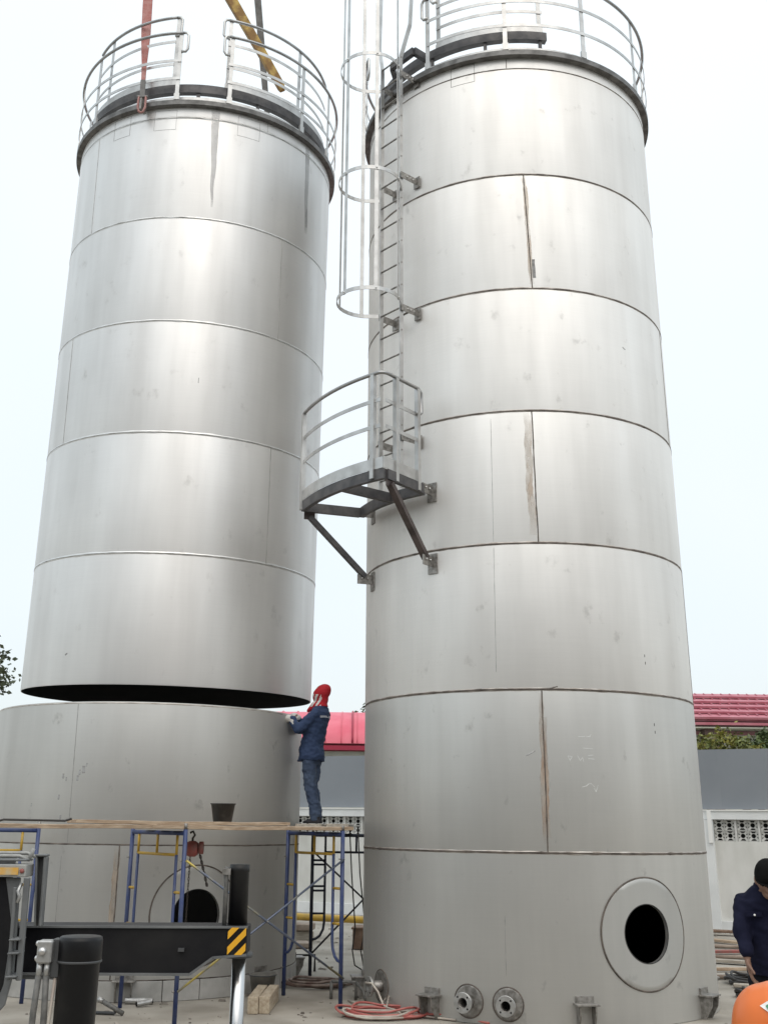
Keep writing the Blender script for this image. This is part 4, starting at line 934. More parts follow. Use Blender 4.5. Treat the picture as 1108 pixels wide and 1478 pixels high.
hs = MB().tube([(0.155, 12.08, 0.235), (0.22, 11.99, 0.24), (0.28, 11.93, 0.17), (0.33, 11.88, 0.06), (0.40, 11.80, 0.03)], 0.011, 7)
tag(hs.build('cable', 'hose_pale'), 'pale cable drooping from left nozzle of right tank', 'cable')
br = MB().tube([(-0.20, 12.66, 0.17), (0.06, 12.6, 0.175), (0.06, 12.6, 0.004)], 0.017, 8); br.tube([(-0.20, 12.66, 0.17), (-0.20, 12.66, 0.004)], 0.017, 8)
br.tube([(0.06, 12.6, 0.175), (0.14, 12.5, 0.10), (0.16, 12.45, 0.02)], 0.014, 8)
tag(br.build('pipe_stand', 'hose_grey'), 'low bent pipe stand on the ground at left foot of right tank', 'stand')
st2 = MB().tube([(-0.72, 14.85, 0.19), (-0.45, 14.9, 0.19), (-0.45, 14.9, 0.004)], 0.015, 8); st2.tube([(-0.72, 14.85, 0.19), (-0.72, 14.85, 0.004)], 0.015, 8)
tag(st2.build('pipe_stand', 'cable'), 'low dark pipe stand behind the coil beside left tank', 'stand')
hc = MB()
for k, (x, sx) in enumerate(((0.00, 0.0), (0.10, 0.02))):
    hc.tube([(x-0.03, 13.9, 1.72), (x, 13.9, 1.2), (x+0.05+sx, 13.9, 0.6), (x+0.02, 13.9, 0.35), (x+0.05, 13.9, 0.19), (x+0.14, 13.9, 0.14), (x+0.26, 13.9, 0.16)], 0.009, 6)
tag(hc.build('hanging_cable', 'cable'), 'dark cables hanging down from the planks between the tanks', 'cable')

# ------------------------------------------------------------------ boundary wall, fence, houses
WA = Vector((-14.0, 31.1)); WB = Vector((16.0, 16.3))
wd = (WB-WA); WL = wd.length; wdn = wd.normalized(); wang = math.atan2(wdn.y, wdn.x)
BW = empty('boundary_wall', (WA.x, WA.y, 0), 'white boundary wall with a band of patterned blocks behind the tanks', 'wall', rot=(0, 0, wang))
MB().box((WL/2, 0.08, 0.775), (WL, 0.14, 1.55)).build('wall_face', 'wall_white', BW)
MB().box((WL/2, 0.06, 2.0), (WL, 0.20, 0.15)).build('top_beam', 'wall_trim', BW)
MB().box((WL/2, 0.055, 2.085), (WL, 0.24, 0.02)).build('coping', 'white_paint', BW)
MB().box((WL/2, 0.05, 0.10), (WL, 0.24, 0.20)).build('footing', 'wall_trim', BW)
bk = MB(); S_ = 0.18; fw_ = 0.009
for (x, z, w, h) in ((0, S_/2-fw_/2, S_, fw_), (0, -S_/2+fw_/2, S_, fw_), (S_/2-fw_/2, 0, fw_, S_-2*fw_), (-S_/2+fw_/2, 0, fw_, S_-2*fw_)): bk.box((x, 0, z), (w-0.002, 0.05, h))
ringp = []
bk.tube([(0.046*math.cos(2*math.pi*k/16), 0, 0.046*math.sin(2*math.pi*k/16)) for k in range(16)], 0.007, 4, closed=True)
for sx in (-1, 1):
    for sz in (-1, 1): bk.bar((sx*0.032, 0, sz*0.032), (sx*0.083, 0, sz*0.083), 0.010, 0.04)
    bk.bar((sx*0.05, 0, 0), (sx*0.083, 0, 0), 0.012, 0.04); 
bkm = bk.mesh('breeze_block', 'breeze')
pm = MB().box((0, -0.045, 0.98), (0.26, 0.14, 1.88)).mesh('pilaster', 'wall_trim'); pm2 = MB().box((0, -0.135, 1.80), (0.07, 0.035, 0.56)).mesh('downpipe_stub', 'white_paint')
jm = MB().box((0, 0.07, 1.735), (0.035, 0.10, 0.368)).mesh('mullion', 'breeze')
def s_of(x): return (x-WA.x)/wdn.x
x0p = s_of(6.52); per = 3.2
piers = [x0p+per*k for k in range(-8, 6) if 0 < x0p+per*k < WL]
for s in piers: link('pilaster', pm, BW, (s, 0, 0)); 
link('downpipe_stub', pm2, BW, (s_of(6.60), 0, 0))
lo_, hi_ = s_of(-3.0), s_of(9.5); s = lo_; k = 0
while s < hi_:
    near = min(piers, key=lambda p: abs(s-p))
    if abs(s-near) <= 0.222: s = near+0.2225
    if True:
        for r_ in range(2): link('breeze_block', bkm, BW, (s, 0.07, 1.643+r_*0.184))
        if k % 2: link('mullion', jm, BW, (s+0.11, 0, 0)); s += 0.04
    k += 1; s += 0.183
MB().box(((lo_+hi_)/2, 0.19, 1.735), (hi_-lo_, 0.006, 0.42)).build('shade_sheet', 'inside', BW)  # dark sheet added to stand in for the shade behind the blocks
for (a_, b_) in ((0.2, lo_-0.2), (hi_+0.1, WL-0.2)):
    MB().box(((a_+b_)/2, 0.07, 1.735), (b_-a_, 0.06, 0.36)).build('block_band', 'breeze', BW)
MF = empty('metal_fence', (WA.x, WA.y, 2.096), 'grey sheet metal fence standing on top of the white wall', 'fence', rot=(0, 0, wang))
pw = 1.22; fm = MB(); fm.box((pw/2, 0, 0.54), (pw-0.0005, 0.004, 1.07)); fm = fm.mesh('panel', 'fence_grey')
for k in range(int(WL/pw)): link('panel', fm, MF, (k*pw, 0.10, 0.005))
fp_ = MB().box((0, 0.14, 0.5), (0.05, 0.05, 1.0)).mesh('fence_post', 'truck_grey')
for k in range(int(WL/pw/2)): link('fence_post', fp_, MF, (k*pw*2+0.1, 0, 0))

# left: barrel-vault pink shed
SH = empty('shed', (-4.0, 30.5, 0), 'shed with curved pink metal roof seen between the tanks', 'shed')
n = 14; prof = []
for k in range(n+1):
    t = math.pi*0.02+math.pi*0.5*k/n; prof.append((-2.6*math.cos(t)+2.6*0, 3.62+1.05*math.sin(t)))
b = MB(); vs = []
for x in (-2.0, 9.0):
    vs += [(x, y, z) for y, z in prof]
for x in (-2.0, 9.0): vs += [(x, -y, z) for y, z in prof]
m1 = n+1
b.add(vs, [(i, i+1, m1+i+1, m1+i) for i in range(n)]+[(2*m1+i, 3*m1+i, 3*m1+i+1, 2*m1+i+1) for i in range(n)], True); b.build('roof', 'pink_roof', SH)
rib = MB().tube([(0, y-0.01, z+0.015) for y, z in prof], 0.010, 5).mesh('roof_rib', 'pink_roof')
for k in range(27): link('roof_rib', rib, SH, (-1.9+k*0.4, 0, 0))
lap = MB().tube([(0, y-0.012, z+0.02) for y, z in prof], 0.028, 5).mesh('roof_lap', 'pink_trim')
for x in (-1.0, 3.98, 7.6): link('roof_lap', lap, SH, (x, 0, 0))
MB().box((3.5, -2.62, 3.575), (11, 0.08, 0.11)).build('gutter', 'pink_trim', SH)
MB().box((3.5, 0, 1.75), (10.8, 4.9, 3.5)).build('wall', 'house_wall', SH)

# right: house with tiled roof
HS = empty('house', (13.0, 33.0, 0), 'low house with pinkish red tiled roof beyond the grey fence', 'house')
MB().box((0, 0, 2.1), (15, 5.4, 4.2)).build('wall', 'house_wall', HS)
eave_z, ridge_z = 4.56, 5.62
rf = MB(); rf.add([(-8, -3.35, eave_z), (8, -3.35, eave_z), (8, 0, ridge_z), (-8, 0, ridge_z), (-8, 3.35, eave_z), (8, 3.35, eave_z), (-8, -3.35, eave_z-0.05), (8, -3.35, eave_z-0.05), (8, 0, ridge_z-0.09), (-8, 0, ridge_z-0.09), (-8, 3.35, eave_z-0.05), (8, 3.35, eave_z-0.05)],
   [(0, 1, 2, 3), (3, 2, 5, 4), (6, 9, 8, 7), (9, 10, 11, 8), (0, 6, 7, 1), (4, 5, 11, 10), (0, 3, 9, 6), (3, 4, 10, 9), (1, 7, 8, 2), (2, 8, 11, 5)])
RF = rf.build('roof', 'tile_roof', HS)
rows = 5
for k in range(rows):
    y = -3.36+3.3*k/rows; z = eave_z+(ridge_z-eave_z)*(k/rows)+0.025
    MB().bar((-8.01, y, z+0.02), (8.01, y, z+0.02), 0.16, 0.06, (0, -0.31, 0.95)).build('tile_row', 'tile_roof', RF)
tl = MB().bar((0, -3.36, eave_z+0.02), (0, -0.05, ridge_z-0.005), 0.03, 0.03).mesh('tile_ridge', 'tile_roof')
for k in range(62): link('tile_ridge', tl, RF, (-7.95+k*0.26, 0, 0))
MB().box((0, -3.36, eave_z-0.12), (16, 0.05, 0.07)).build('fascia', 'tile_roof', HS)
MB().box((0, -2.9, eave_z-0.22), (15.6, 0.9, 0.03)).build('soffit', 'house_wall', HS)
for x in (-3.35, 1.5): MB().box((x, -2.95, 2.2), (0.36, 0.4, 4.3)).build('porch_column', 'house_dark', HS)
for x in (-6.2, -4.4, -1.6, 0.4, 3.5):
    w_ = MB().box((x, -2.715, 3.55), (0.95, 0.03, 0.9)).build('window', 'wall_trim', HS)
    for s in (-0.22, 0.22): MB().box((x+s, -2.735, 3.55), (0.38, 0.02, 0.76)).build('pane', 'window_glass', w_)

# ------------------------------------------------------------------ foliage
def leaves(c, rx, ry, rz, n, size, mt, seed, clumps=14):
    rr = random.Random(seed); v = []; f = []
    cl = []
    for _ in range(clumps):
        while True:
            p = Vector((rr.uniform(-1, 1), rr.uniform(-1, 1), rr.uniform(-1, 1)))
            if 0.25 < p.length < 1: break
        cl.append((Vector((p.x*rx, p.y*ry, p.z*rz)), rr.uniform(0.22, 0.45)))
    for i in range(n):
        ce, rad = cl[rr.randrange(clumps)]
        q = Vector((rr.gauss(0, .5), rr.gauss(0, .5), rr.gauss(0, .45)))*rad*min(rx, rz)*1.3
        p = ce+q+Vector(c); s = size*rr.uniform(.6, 1.3)
        d = Vector((rr.gauss(0, 1), rr.gauss(0, 1), rr.gauss(0, .7)-.3)).normalized(); x = d.cross(Vector((rr.gauss(0, 1), rr.gauss(0, 1), rr.gauss(0, 1)))).normalized()
        k = len(v); v += [p, p+d*s*.5+x*s*.28, p+d*s, p+d*s*.5-x*s*.28]; f.append((k, k+1, k+2, k+3))
    return MB().add(v, f), cl
def tree(name, label, loc, h, rx, rz, n, size, mt, seed, cat='tree', clumps=14, group=None):
    e = empty(name, loc, label, cat, group)
    b, cl = leaves((0, 0, h), rx, rx, rz, n, size, mt, seed, clumps); b.build('crown', mt, e)
    t = MB().tube([(0, 0, 0), (0.04*h*0.3, 0, h*0.4), (0, 0.02*h, h*0.75), (0, 0, h)], 1, 9, rs=[0.035*h, 0.028*h, 0.02*h, 0.006*h])
    for ce, rad in cl: t.tube([(0, 0, h*0.62), Vector((0, 0, h*0.75))+ce*0.4, Vector((0, 0, h))+ce], 1, 6, rs=[0.012*h, 0.008*h, 0.003*h])
    t.build('trunk', 'bark', e); return e
tree('tree', 'leafy tree at far left edge with branch tips showing beside left tank', (-10.95, 27, 0), 4.9, 2.2, 1.25, 4800, 0.15, 'leaf_dark', 3, clumps=30)
tree('tree', 'dark tree top peeping over the pink shed roof beside the right tank', (0.95, 38, 0), 5.0, 1.15, 0.75, 1800, 0.16, 'leaf_dark', 6, clumps=12)
for k, (x, y, h, rx, n_, mt_, lab) in enumerate(((7.72, 24.0, 3.42, 0.50, 1700, 'leaf_yellow', 'yellow green shrub just right of right tank above the grey fence'),
        (8.25, 23.7, 3.20, 0.42, 1200, 'leaf_yellow', 'low yellowish shrub second from right tank above the grey fence'),
        (8.75, 24.2, 3.38, 0.5, 1700, 'leaf', 'green shrub above the grey fence at right edge'),
        (9.4, 24.8, 3.55, 0.6, 1700, 'leaf_dark', 'dark green shrub beyond the grey fence under the house roof'))):
    tree('shrub', lab, (x, y, 0), h, rx, 0.42, n_, 0.10, mt_, 20+k, 'shrub', 10, 'shrubs beyond the fence')

# unseen dark block added behind the viewer for the tanks' lower plates to reflect
WH = empty('reflection_block', (0, -16, 0), 'long dark block added unseen behind the viewer to darken the tank reflections', 'added block')
MB().box((0, -4, 3.6), (60, 8, 7.2)).build('wall', 'truck_dark', WH)
MB().add([(-31, 0.6, 7.21), (31, 0.6, 7.21), (31, -4, 9.2), (-31, -4, 9.2), (-31, -8.6, 7.21), (31, -8.6, 7.21)], [(0, 1, 2, 3), (3, 2, 5, 4)]).build('roof', 'channel', WH)
for k in range(9): MB().box((-26+6.5*k, 0.02, 2.2), (3.6, 0.06, 4.2)).build('added_door', 'truck_dark', WH)

# ------------------------------------------------------------------ yard clutter behind the tanks
yp = MB().tube([(-1.6, 19.3, 0.33), (1.2, 18.8, 0.27)], 0.055, 12)
tag(yp.build('yellow_pipe', 'yellow'), 'long yellow pipe lying on blocks between the tanks', 'pipe')
for x, y, lab in ((-0.75, 19.15, 'dark block under left end of the yellow pipe'), (0.75, 18.88, 'dark block under right end of the yellow pipe')):
    tag(MB().box((0, 0, 0.11), (0.16, 0.3, 0.215)).build('support_block', 'brown_box', None, (x, y, 0.003), bevel=0.01), lab, 'block', 'blocks under the yellow pipe')
bxo = MB().box((0, 0, 0.14), (0.75, 0.4, 0.27)); bxo.box((0, 0, 0.29), (0.79, 0.44, 0.03))
tag(bxo.build('crate', 'brown_box', None, (0.42, 17.6, 0.004), (0, 0, -0.1), bevel=0.006), 'brown wooden crate on the ground against left side of right tank', 'crate')
for k, (x, y, z, w, h, a_) in enumerate(((-0.86, 18.6, 0.0, 0.5, 0.16, 0.2), (-0.80, 18.55, 0.165, 0.42, 0.10, -0.15), (-0.9, 17.6, 0.0, 0.6, 0.08, 0.3))):
    tag(MB().box((0, 0, h/2), (w, 0.35, h)).build('rubble_slab', 'scrap' if k else 'wood_grey', None, (x, y, z+0.004), (0, 0, a_), bevel=0.015),
        ('lower grey slab of the small pile beside left tank base', 'upper brown slab of the small pile beside left tank base', 'thin brown slab lying before the small pile beside left tank base')[k], 'slab', 'slabs beside left tank base')
rr = random.Random(12)
labs = ['dark board leaning flat along foot of white wall at right', 'brown board on the ground second from white wall at right', 'reddish board on the ground behind the standing man', 'pale board lying nearest the right tank behind the man', 'long thin board crossing the yard behind the man', 'grey board on the ground level with foot of right tank']
for k, (x, y, z, L, w_, a_, mt_) in enumerate(((6.75, 20.3, 0.05, 2.4, 0.22, -0.46, 'brown_box'), (6.15, 18.9, 0.02, 1.2, 0.12, -0.9, 'wood'), (5.75, 17.5, 0.02, 1.7, 0.10, 0.22, 'hoist_red'), (5.05, 16.3, 0.02, 0.9, 0.16, -0.5, 'wood_grey'), (5.2, 15.4, 0.015, 1.8, 0.07, 0.10, 'wood'), (4.85, 13.75, 0.012, 0.8, 0.10, -0.35, 'wood_grey'))):
    tag(MB().box((0, 0, 0.02), (L, w_, 0.04)).build('board', mt_, None, (x, y, z), (rr.uniform(-.04, .04), 0, a_), bevel=0.006), labs[k], 'board', 'boards scattered behind the man')
for k, (x, y, L, a_) in enumerate(((5.6, 18.3, 1.8, -0.2), (5.35, 16.8, 1.6, -0.05), (5.1, 14.6, 1.5, 0.02))):
    tag(MB().tube([(-L/2, 0, 0.03), (L/2, 0, 0.03)], 0.028, 10).build('steel_pipe', 'scrap', None, (x, y, 0.003), (0, 0, a_)), ('rusty pipe lying farthest back behind the man', 'rusty pipe lying in the middle of the scrap behind the man', 'rusty pipe lying nearest the right tank foot behind the man')[k], 'pipe', 'rusty pipes behind the man')
coil('hose_coil', 'black cable coil on the ground between the right tank and the man', (4.72, 14.2), 0.22, 0.3, 4, 0.016, 'cable', 15, h=0.04)
coil('hose_coil', 'small dark cable coil beside right foot of right tank', (4.40, 13.1), 0.12, 0.14, 3, 0.02, 'cable', 17, h=0.03)

# ------------------------------------------------------------------ people
def loft(b, secs, n=18):
    """closed loft through elliptical sections (centre, half side vector, half front vector)"""
    vs = []
    for c, s, f_ in secs:
        c, s, f_ = Vector(c), Vector(s), Vector(f_)
        for k in range(n):
            a_ = 2*math.pi*k/n; vs.append(c+s*math.cos(a_)+f_*math.sin(a_))
    fs = [(i*n+k, i*n+(k+1) % n, (i+1)*n+(k+1) % n, (i+1)*n+k) for i in range(len(secs)-1) for k in range(n)]
    fs += [tuple(range(n))[::-1], tuple((len(secs)-1)*n+k for k in range(n))]
    return b.add(vs, fs, True)
def limb(b, pts, rs, n=12):
    """rounded tapering limb"""
    pts = [Vector(p) for p in pts]
    P2, R2 = [], []
    for i in range(len(pts)-1):
        m_ = 5
        for k in range(m_):
            t = k/m_; P2.append(pts[i].lerp(pts[i+1], t)); R2.append(rs[i]+(rs[i+1]-rs[i])*t)
    P2.append(pts[-1]); R2.append(rs[-1])
    b.tube(P2, 1, n, rs=R2); b.ball(pts[0], rs[0], n=12); b.ball(pts[-1], rs[-1], n=12)
    for p, r_ in zip(pts[1:-1], rs[1:-1]): b.ball(p, r_*0.99, n=12)
    return b
def fuse(name, b, mt, parent, voxel=0.012, smooth=4, wrinkle=0.0, wscale=9.0, seed=0, colour=None, mats=None):
    me = b.mesh(name+'_raw', mt if mats is None else mats[0]); o = bpy.data.objects.new(name, me); COL.objects.link(o)
    r_ = o.modifiers.new('r', 'REMESH'); r_.mode = 'VOXEL'; r_.voxel_size = voxel; r_.use_smooth_shade = True
    s = o.modifiers.new('s', 'SMOOTH'); s.iterations = smooth; s.factor = 0.5
    dg_ = bpy.context.evaluated_depsgraph_get(); dg_.update()
    out = bpy.data.meshes.new_from_object(o.evaluated_get(dg_)); out.name = name
    bpy.data.objects.remove(o)
    out.materials.clear()
    for x in (mats or [mt]): out.materials.append(M[x])
    if wrinkle:
        out.calc_loop_triangles() if False else None
        nv_ = [v.normal.copy() for v in out.vertices]
        for v, nn in zip(out.vertices, nv_):
            p = v.co; q = Vector((p.x*wscale, p.y*wscale, p.z*wscale*1.5+seed))
            w_ = noise.noise(q)+0.5*noise.noise(q*2.3)
            fold = abs(noise.noise(Vector((p.x*wscale*.7+p.z*5+seed, p.y*wscale*.7, p.z*wscale*.8))))
            v.co = p+nn*wrinkle*(w_-0.9*(0.25-fold if fold < .25 else 0)*4*.4)
    if colour:
        for pg in out.polygons: pg.material_index = colour(pg.center)
    out.polygons.foreach_set('use_smooth', [True]*len(out.polygons))
    return link(name, out, parent)
def hand_mesh(b, wrist, palm_dir, across, normal, curl=0.5, s=1.0, thumb=1):
    """palm, four unequal bent fingers and a thumb leaving the side of the palm"""
    wrist, d, a_, n_ = Vector(wrist), Vector(palm_dir).normalized(), Vector(across).normalized(), Vector(normal).normalized()
    loft(b, [(wrist, a_*0.026*s, n_*0.018*s), (wrist+d*0.03*s, a_*0.036*s, n_*0.017*s), (wrist+d*0.075*s, a_*0.041*s, n_*0.014*s), (wrist+d*0.095*s, a_*0.038*s, n_*0.010*s)], 12)
    for k, (off, ln) in enumerate(((0.030, 0.072), (0.010, 0.082), (-0.010, 0.076), (-0.029, 0.060))):
        p = wrist+d*0.088*s+a_*off*s; pts = [p]; dd = d.copy()
        for j, fr_ in enumerate((0.45, 0.32, 0.26)):
            ang = curl*(0.55+0.5*j); dd = (d*math.cos(ang*(1+0.5*j))+n_*math.sin(ang*(1+0.5*j))).normalized()
            pts.append(pts[-1]+dd*ln*fr_*s)
        limb(b, pts, [0.0098*s, 0.0092*s, 0.0085*s, 0.0072*s], 8)
    p = wrist+d*0.03*s+a_*0.030*s*thumb
    t1 = p+(d*0.6+a_*thumb*0.7+n_*0.3).normalized()*0.042*s; t2 = t1+(d*0.9+a_*thumb*0.25+n_*0.45).normalized()*0.032*s
    limb(b, [p, t1, t2], [0.013*s, 0.0105*s, 0.0085*s], 8)
    return b

# --- worker on the scaffold, in blue, seen from behind and to the side
WK = empty('person', (-0.45, 13.55, 1.758), 'person in navy jacket, jeans and red balaclava standing on the scaffold planks', 'person')
wx, wy, wz = -0.45, 13.55, 1.758
def W(x, y, z): return Vector((x-wx, y-wy, z-wz))
F_ = Vector((-0.92, 0.40, 0)).normalized(); S2 = Vector((-F_.y, F_.x, 0))       # S2: his left, towards the camera
pel = W(-0.500, 13.56, 2.56); chest = W(-0.455, 13.55, 2.93); shl = W(-0.405, 13.55, 3.075); hd = W(-0.395, 13.55, 3.285)
hipL, hipR = pel+S2*0.085-Vector((0, 0, .04)), pel-S2*0.085-Vector((0, 0, .04))
kL, kR = W(-0.505, 13.50, 2.20), W(-0.49, 13.60, 2.20)
aL, aR = W(-0.435, 13.48, 1.845), W(-0.42, 13.60, 1.845)
sL, sR = shl+S2*0.165-Vector((0, 0, .045)), shl-S2*0.150+F_*.03-Vector((0, 0, .05))
eL, eR = W(-0.660, 13.36, 2.83), W(-0.62, 13.74, 2.86)
hL, hR = W(-0.765, 13.40, 2.975), W(-0.70, 13.58, 3.01)
# body under the clothes: one continuous surface
b = MB()
loft(b, [(pel-Vector((0, 0, .1)), S2*.11, F_*.08), (pel, S2*.13, F_*.09), ((pel+chest)/2, S2*.135, F_*.10), (chest, S2*.155, F_*.11), (shl, S2*.13, F_*.085), (shl+Vector((0, 0, .06)), S2*.06, F_*.06), (hd-Vector((0, 0, .05)), S2*.05, F_*.06)])
b.ball(hd, 0.088, 0.088, 0.105, n=16)
for hp_, k_, a_ in ((hipL, kL, aL), (hipR, kR, aR)): limb(b, [hp_, k_, a_, a_+F_*0.06-Vector((0, 0, .045))], [.080, .055, .036, .022])
for s_, e_, h_ in ((sL, eL, hL), (sR, eR, hR)): limb(b, [s_, e_, h_], [.05, .038, .026])
fuse('body', b, 'skin', WK, 0.014, 3)
# jacket
b = MB()
zv = Vector((0, 0, 1))
loft(b, [(pel-zv*.085+F_*.008, S2*.182, F_*.162), (pel-zv*.02, S2*.182, F_*.158), (pel+zv*.10, S2*.170, F_*.138), ((pel+chest)/2+zv*.03, S2*.172, F_*.135), (chest, S2*.190, F_*.140), (shl-zv*.035, S2*.180, F_*.122), (shl+zv*.03, S2*.115, F_*.09), (shl+zv*.075-F_*.005, S2*.075, F_*.075)], 24)
for s_, e_, h_ in ((sL, eL, hL), (sR, eR, hR)):
    w_ = h_.lerp(e_, 0.22); limb(b, [s_-Vector((0, 0, .01)), e_, w_], [.070, .066, .050])
fuse('jacket', b, 'jacket', WK, 0.010, 5, 0.016, 9, 3)
st_ = MB(); pts = []
for k in range(9):
    t = -0.85+1.7*k/8; pts.append(chest+zv*.055-F_*(.152*math.cos(t*.8))+S2*(.185*math.sin(t))+zv*0.012*math.cos(t*1.5))
strap('r', pts, [.024]*9, .006, 'reflect', (0, 0, 1)).build('reflective_strip', 'reflect', WK)
# jeans
b = MB()
loft(b, [(pel+zv*.03, S2*.15, F_*.115), (pel-zv*.06, S2*.155, F_*.12), (pel-zv*.13, S2*.13, F_*.10)], 20)
for hp_, k_, a_ in ((hipL, kL, aL), (hipR, kR, aR)): limb(b, [hp_-zv*.02, k_, a_-zv*.0], [.092, .076, .068])
fuse('jeans', b, 'jeans', WK, 0.010, 3, 0.014, 10, 8)
for a_ in (aL, aR):
    b = MB(); q = Vector((a_.x, a_.y, 0.0))
    loft(b, [(q+zv*.10-F_*.01, S2*.045, F_*.05), (q+zv*.055+F_*.005, S2*.045, F_*.065), (q+zv*.03+F_*.045, S2*.047, F_*.115), (q+zv*.004+F_*.05, S2*.048, F_*.125)], 16)
    fuse('shoe', b, 'shoe', WK, 0.009, 2)
# balaclava: solid red crown, white and red stripes round the lower face and neck
b = MB()
loft(b, [(shl+zv*.045, S2*.095, F_*.095), (shl+zv*.09+F_*.0, S2*.075, F_*.08), (hd-zv*.09-F_*.0, S2*.072, F_*.085), (hd-zv*.05+F_*.012, S2*.080, F_*.098)], 18)
b.ball(hd+zv*.0, (.096), .112, .122, n=20, mtx=Matrix((S2, F_, (zv*.93-F_*.36).normalized())).transposed())
b.ball(hd+F_*.075-zv*.045, .035, .04, .05, n=12, mtx=Matrix((S2, F_, zv)).transposed())
limb(b, [shl+zv*.06+F_*.07+S2*.03, shl+zv*.0+F_*.145+S2*.05], [.05, .022])
def balac(p):
    d = p-hd; u = d.dot(F_); z = d.z
    if z < -0.015 and u > -0.03 and z > -0.16: return 1 if math.sin((u*0.85+z*0.5)*110+0.8) > -0.1 else 0
    return 0
fuse('balaclava', b, 'balaclava', WK, 0.009, 3, 0.003, 20, 5, balac, ['balaclava', 'white_cloth'])
# gloved hands on the rim
for h_, e_, sg in ((hL, eL, 1), (hR, eR, -1)):
    b = MB(); d = (h_-e_).normalized(); wr = h_-d*0.03
    fdir = (Vector((-0.75, 0.35, 0.25))).normalized(); nrm = Vector((-0.2, 0.1, -0.95)); ac = fdir.cross(nrm).normalized()*-sg
    limb(b, [wr-d*.075, wr], [.050, .045]); hand_mesh(b, wr, fdir, ac, nrm, 0.75, 1.35, 1)
    b.ball(wr+fdir*.05, .06, .06, .048, n=12)
    fuse('glove', b, 'white_cloth', WK, 0.0065, 2)

# --- man at the right edge, in a navy coverall, head bowed
PM = empty('person', (2.72, 7.62, 0), 'person in dark navy work shirt and black cap standing at right edge, head bowed', 'person')
px_, py_ = 2.72, 7.62
def Q(x, y, z): return Vector((x-px_, y-py_, z))
F_ = Vector((-0.42, -0.91, 0)).normalized(); S2 = Vector((-F_.y, F_.x, 0))       # S2: his left (to the right in the picture)
pel = Q(2.76, 7.66, 0.88); chest = Q(2.745, 7.63, 1.20); shl = Q(2.725, 7.61, 1.352); hd = Q(2.70, 7.48, 1.452)
hipR, hipL = pel-S2*.09-zv*.04, pel+S2*.09-zv*.04
sR, sL = shl-S2*.160-zv*.05, shl+S2*.195-zv*.035
eR, wR = Q(2.537, 7.60, 1.125), Q(2.528, 7.53, 0.985)
eL, wL = shl+S2*.30-zv*.27, shl+S2*.26-zv*.42+F_*.16
b = MB()
loft(b, [(pel-zv*.12, S2*.13, F_*.10), (pel, S2*.15, F_*.11), ((pel+chest)/2, S2*.135, F_*.10), (chest, S2*.16, F_*.11), (shl-zv*.02, S2*.11, F_*.075), (shl+zv*.03+F_*.03, S2*.062, F_*.062), (hd-zv*.07-F_*.01, S2*.055, F_*.06)])
HM = Matrix((S2, (F_*.82-zv*.57).normalized(), (F_*.57+zv*.82).normalized())).transposed()
hf, hu = HM.col[1].copy(), HM.col[2].copy()
b.ball(hd, .077, .095, .112, n=20, mtx=HM)
b.ball(hd+hf*.035-hu*.075, .052, .055, .045, n=14, mtx=HM)       # jaw
b.ball(hd+hf*.097-hu*.022, .014, .022, .026, n=10, mtx=HM)       # nose
for s in (-1, 1): b.ball(hd+S2*s*.079-hu*.01, .012, .026, .034, n=10, mtx=HM)
b.ball(hd+hf*.088-hu*.065, .026, .014, .012, n=10, mtx=HM)       # lips
for hp_, kx in ((hipR, -1), (hipL, 1)):
    k_ = hp_+F_*.03-zv*.40; a_ = hp_-F_*.02-zv*.76; limb(b, [hp_, k_, a_, a_+F_*.12-zv*.05], [.09, .056, .038, .03])
limb(b, [sR-zv*.02, eR, wR], [.032, .034, .027]); limb(b, [sL-zv*.02, eL, wL], [.032, .034, .027])
hand_mesh(b, wR-zv*.01, Vector((0.12, -0.12, -1)), Vector((-0.35, -0.9, 0.05)), Vector((0.9, -0.35, 0)), 0.38, 1.05, 1)
hand_mesh(b, wL, Vector((-0.2, -0.8, -0.5)), Vector((-1, 0, 0)), Vector((0, .3, -1)), 0.6, 1.05, 1)
fuse('body', b, 'skin', PM, 0.0075, 2)
for s in (-1, 1): MB().ball(hd+S2*s*.03+hf*.083+hu*.012, .011, .008, .008, n=10, mtx=HM).build('eye', 'cap', PM)
b = MB()
loft(b, [(pel-zv*.02, S2*.190, F_*.150), (pel+zv*.06, S2*.188, F_*.148), ((pel+chest)/2, S2*.185, F_*.142), (chest, S2*.200, F_*.142), (shl-zv*.04, S2*.195, F_*.125), (shl+zv*.012, S2*.13, F_*.095), (shl+zv*.045+F_*.01, S2*.085, F_*.08)], 24)
limb(b, [sR, eR, wR+zv*.035], [.060, .060, .050]); limb(b, [sL, eL, wL.lerp(eL, .15)], [.080, .068, .052])
fuse('work_shirt', b, 'coverall', PM, 0.009, 5, 0.012, 8, 6)
b = MB(); loft(b, [(shl+zv*.02, S2*.088, F_*.083), (shl+zv*.07+F_*.012, S2*.076, F_*.074)], 18); fuse('collar', b, 'coverall', PM, 0.009, 2)
MB().box(chest-S2*.09+F_*.150+zv*.035, (.10, .008, .03), Matrix((S2, F_, zv)).transposed()).build('pocket_flap', 'coverall', PM)
MB().lathe([(0, 0), (.007, 0), (.006, .003), (0, .004)], 10, chest-S2*.085+F_*.158+zv*.03, mtx=Matrix((S2, -zv, F_)).transposed()).build('pocket_button', 'white_paint', PM)
b = MB(); loft(b, [(pel+zv*.05, S2*.155, F_*.12), (pel-zv*.06, S2*.165, F_*.13), (pel-zv*.14, S2*.14, F_*.11)], 20)
for hp_ in (hipR, hipL): limb(b, [hp_-zv*.02, hp_+F_*.03-zv*.40, hp_-F_*.02-zv*.74], [.100, .080, .068])
fuse('trousers', b, 'trouser_dark', PM, 0.012, 3, 0.007, 10, 4)
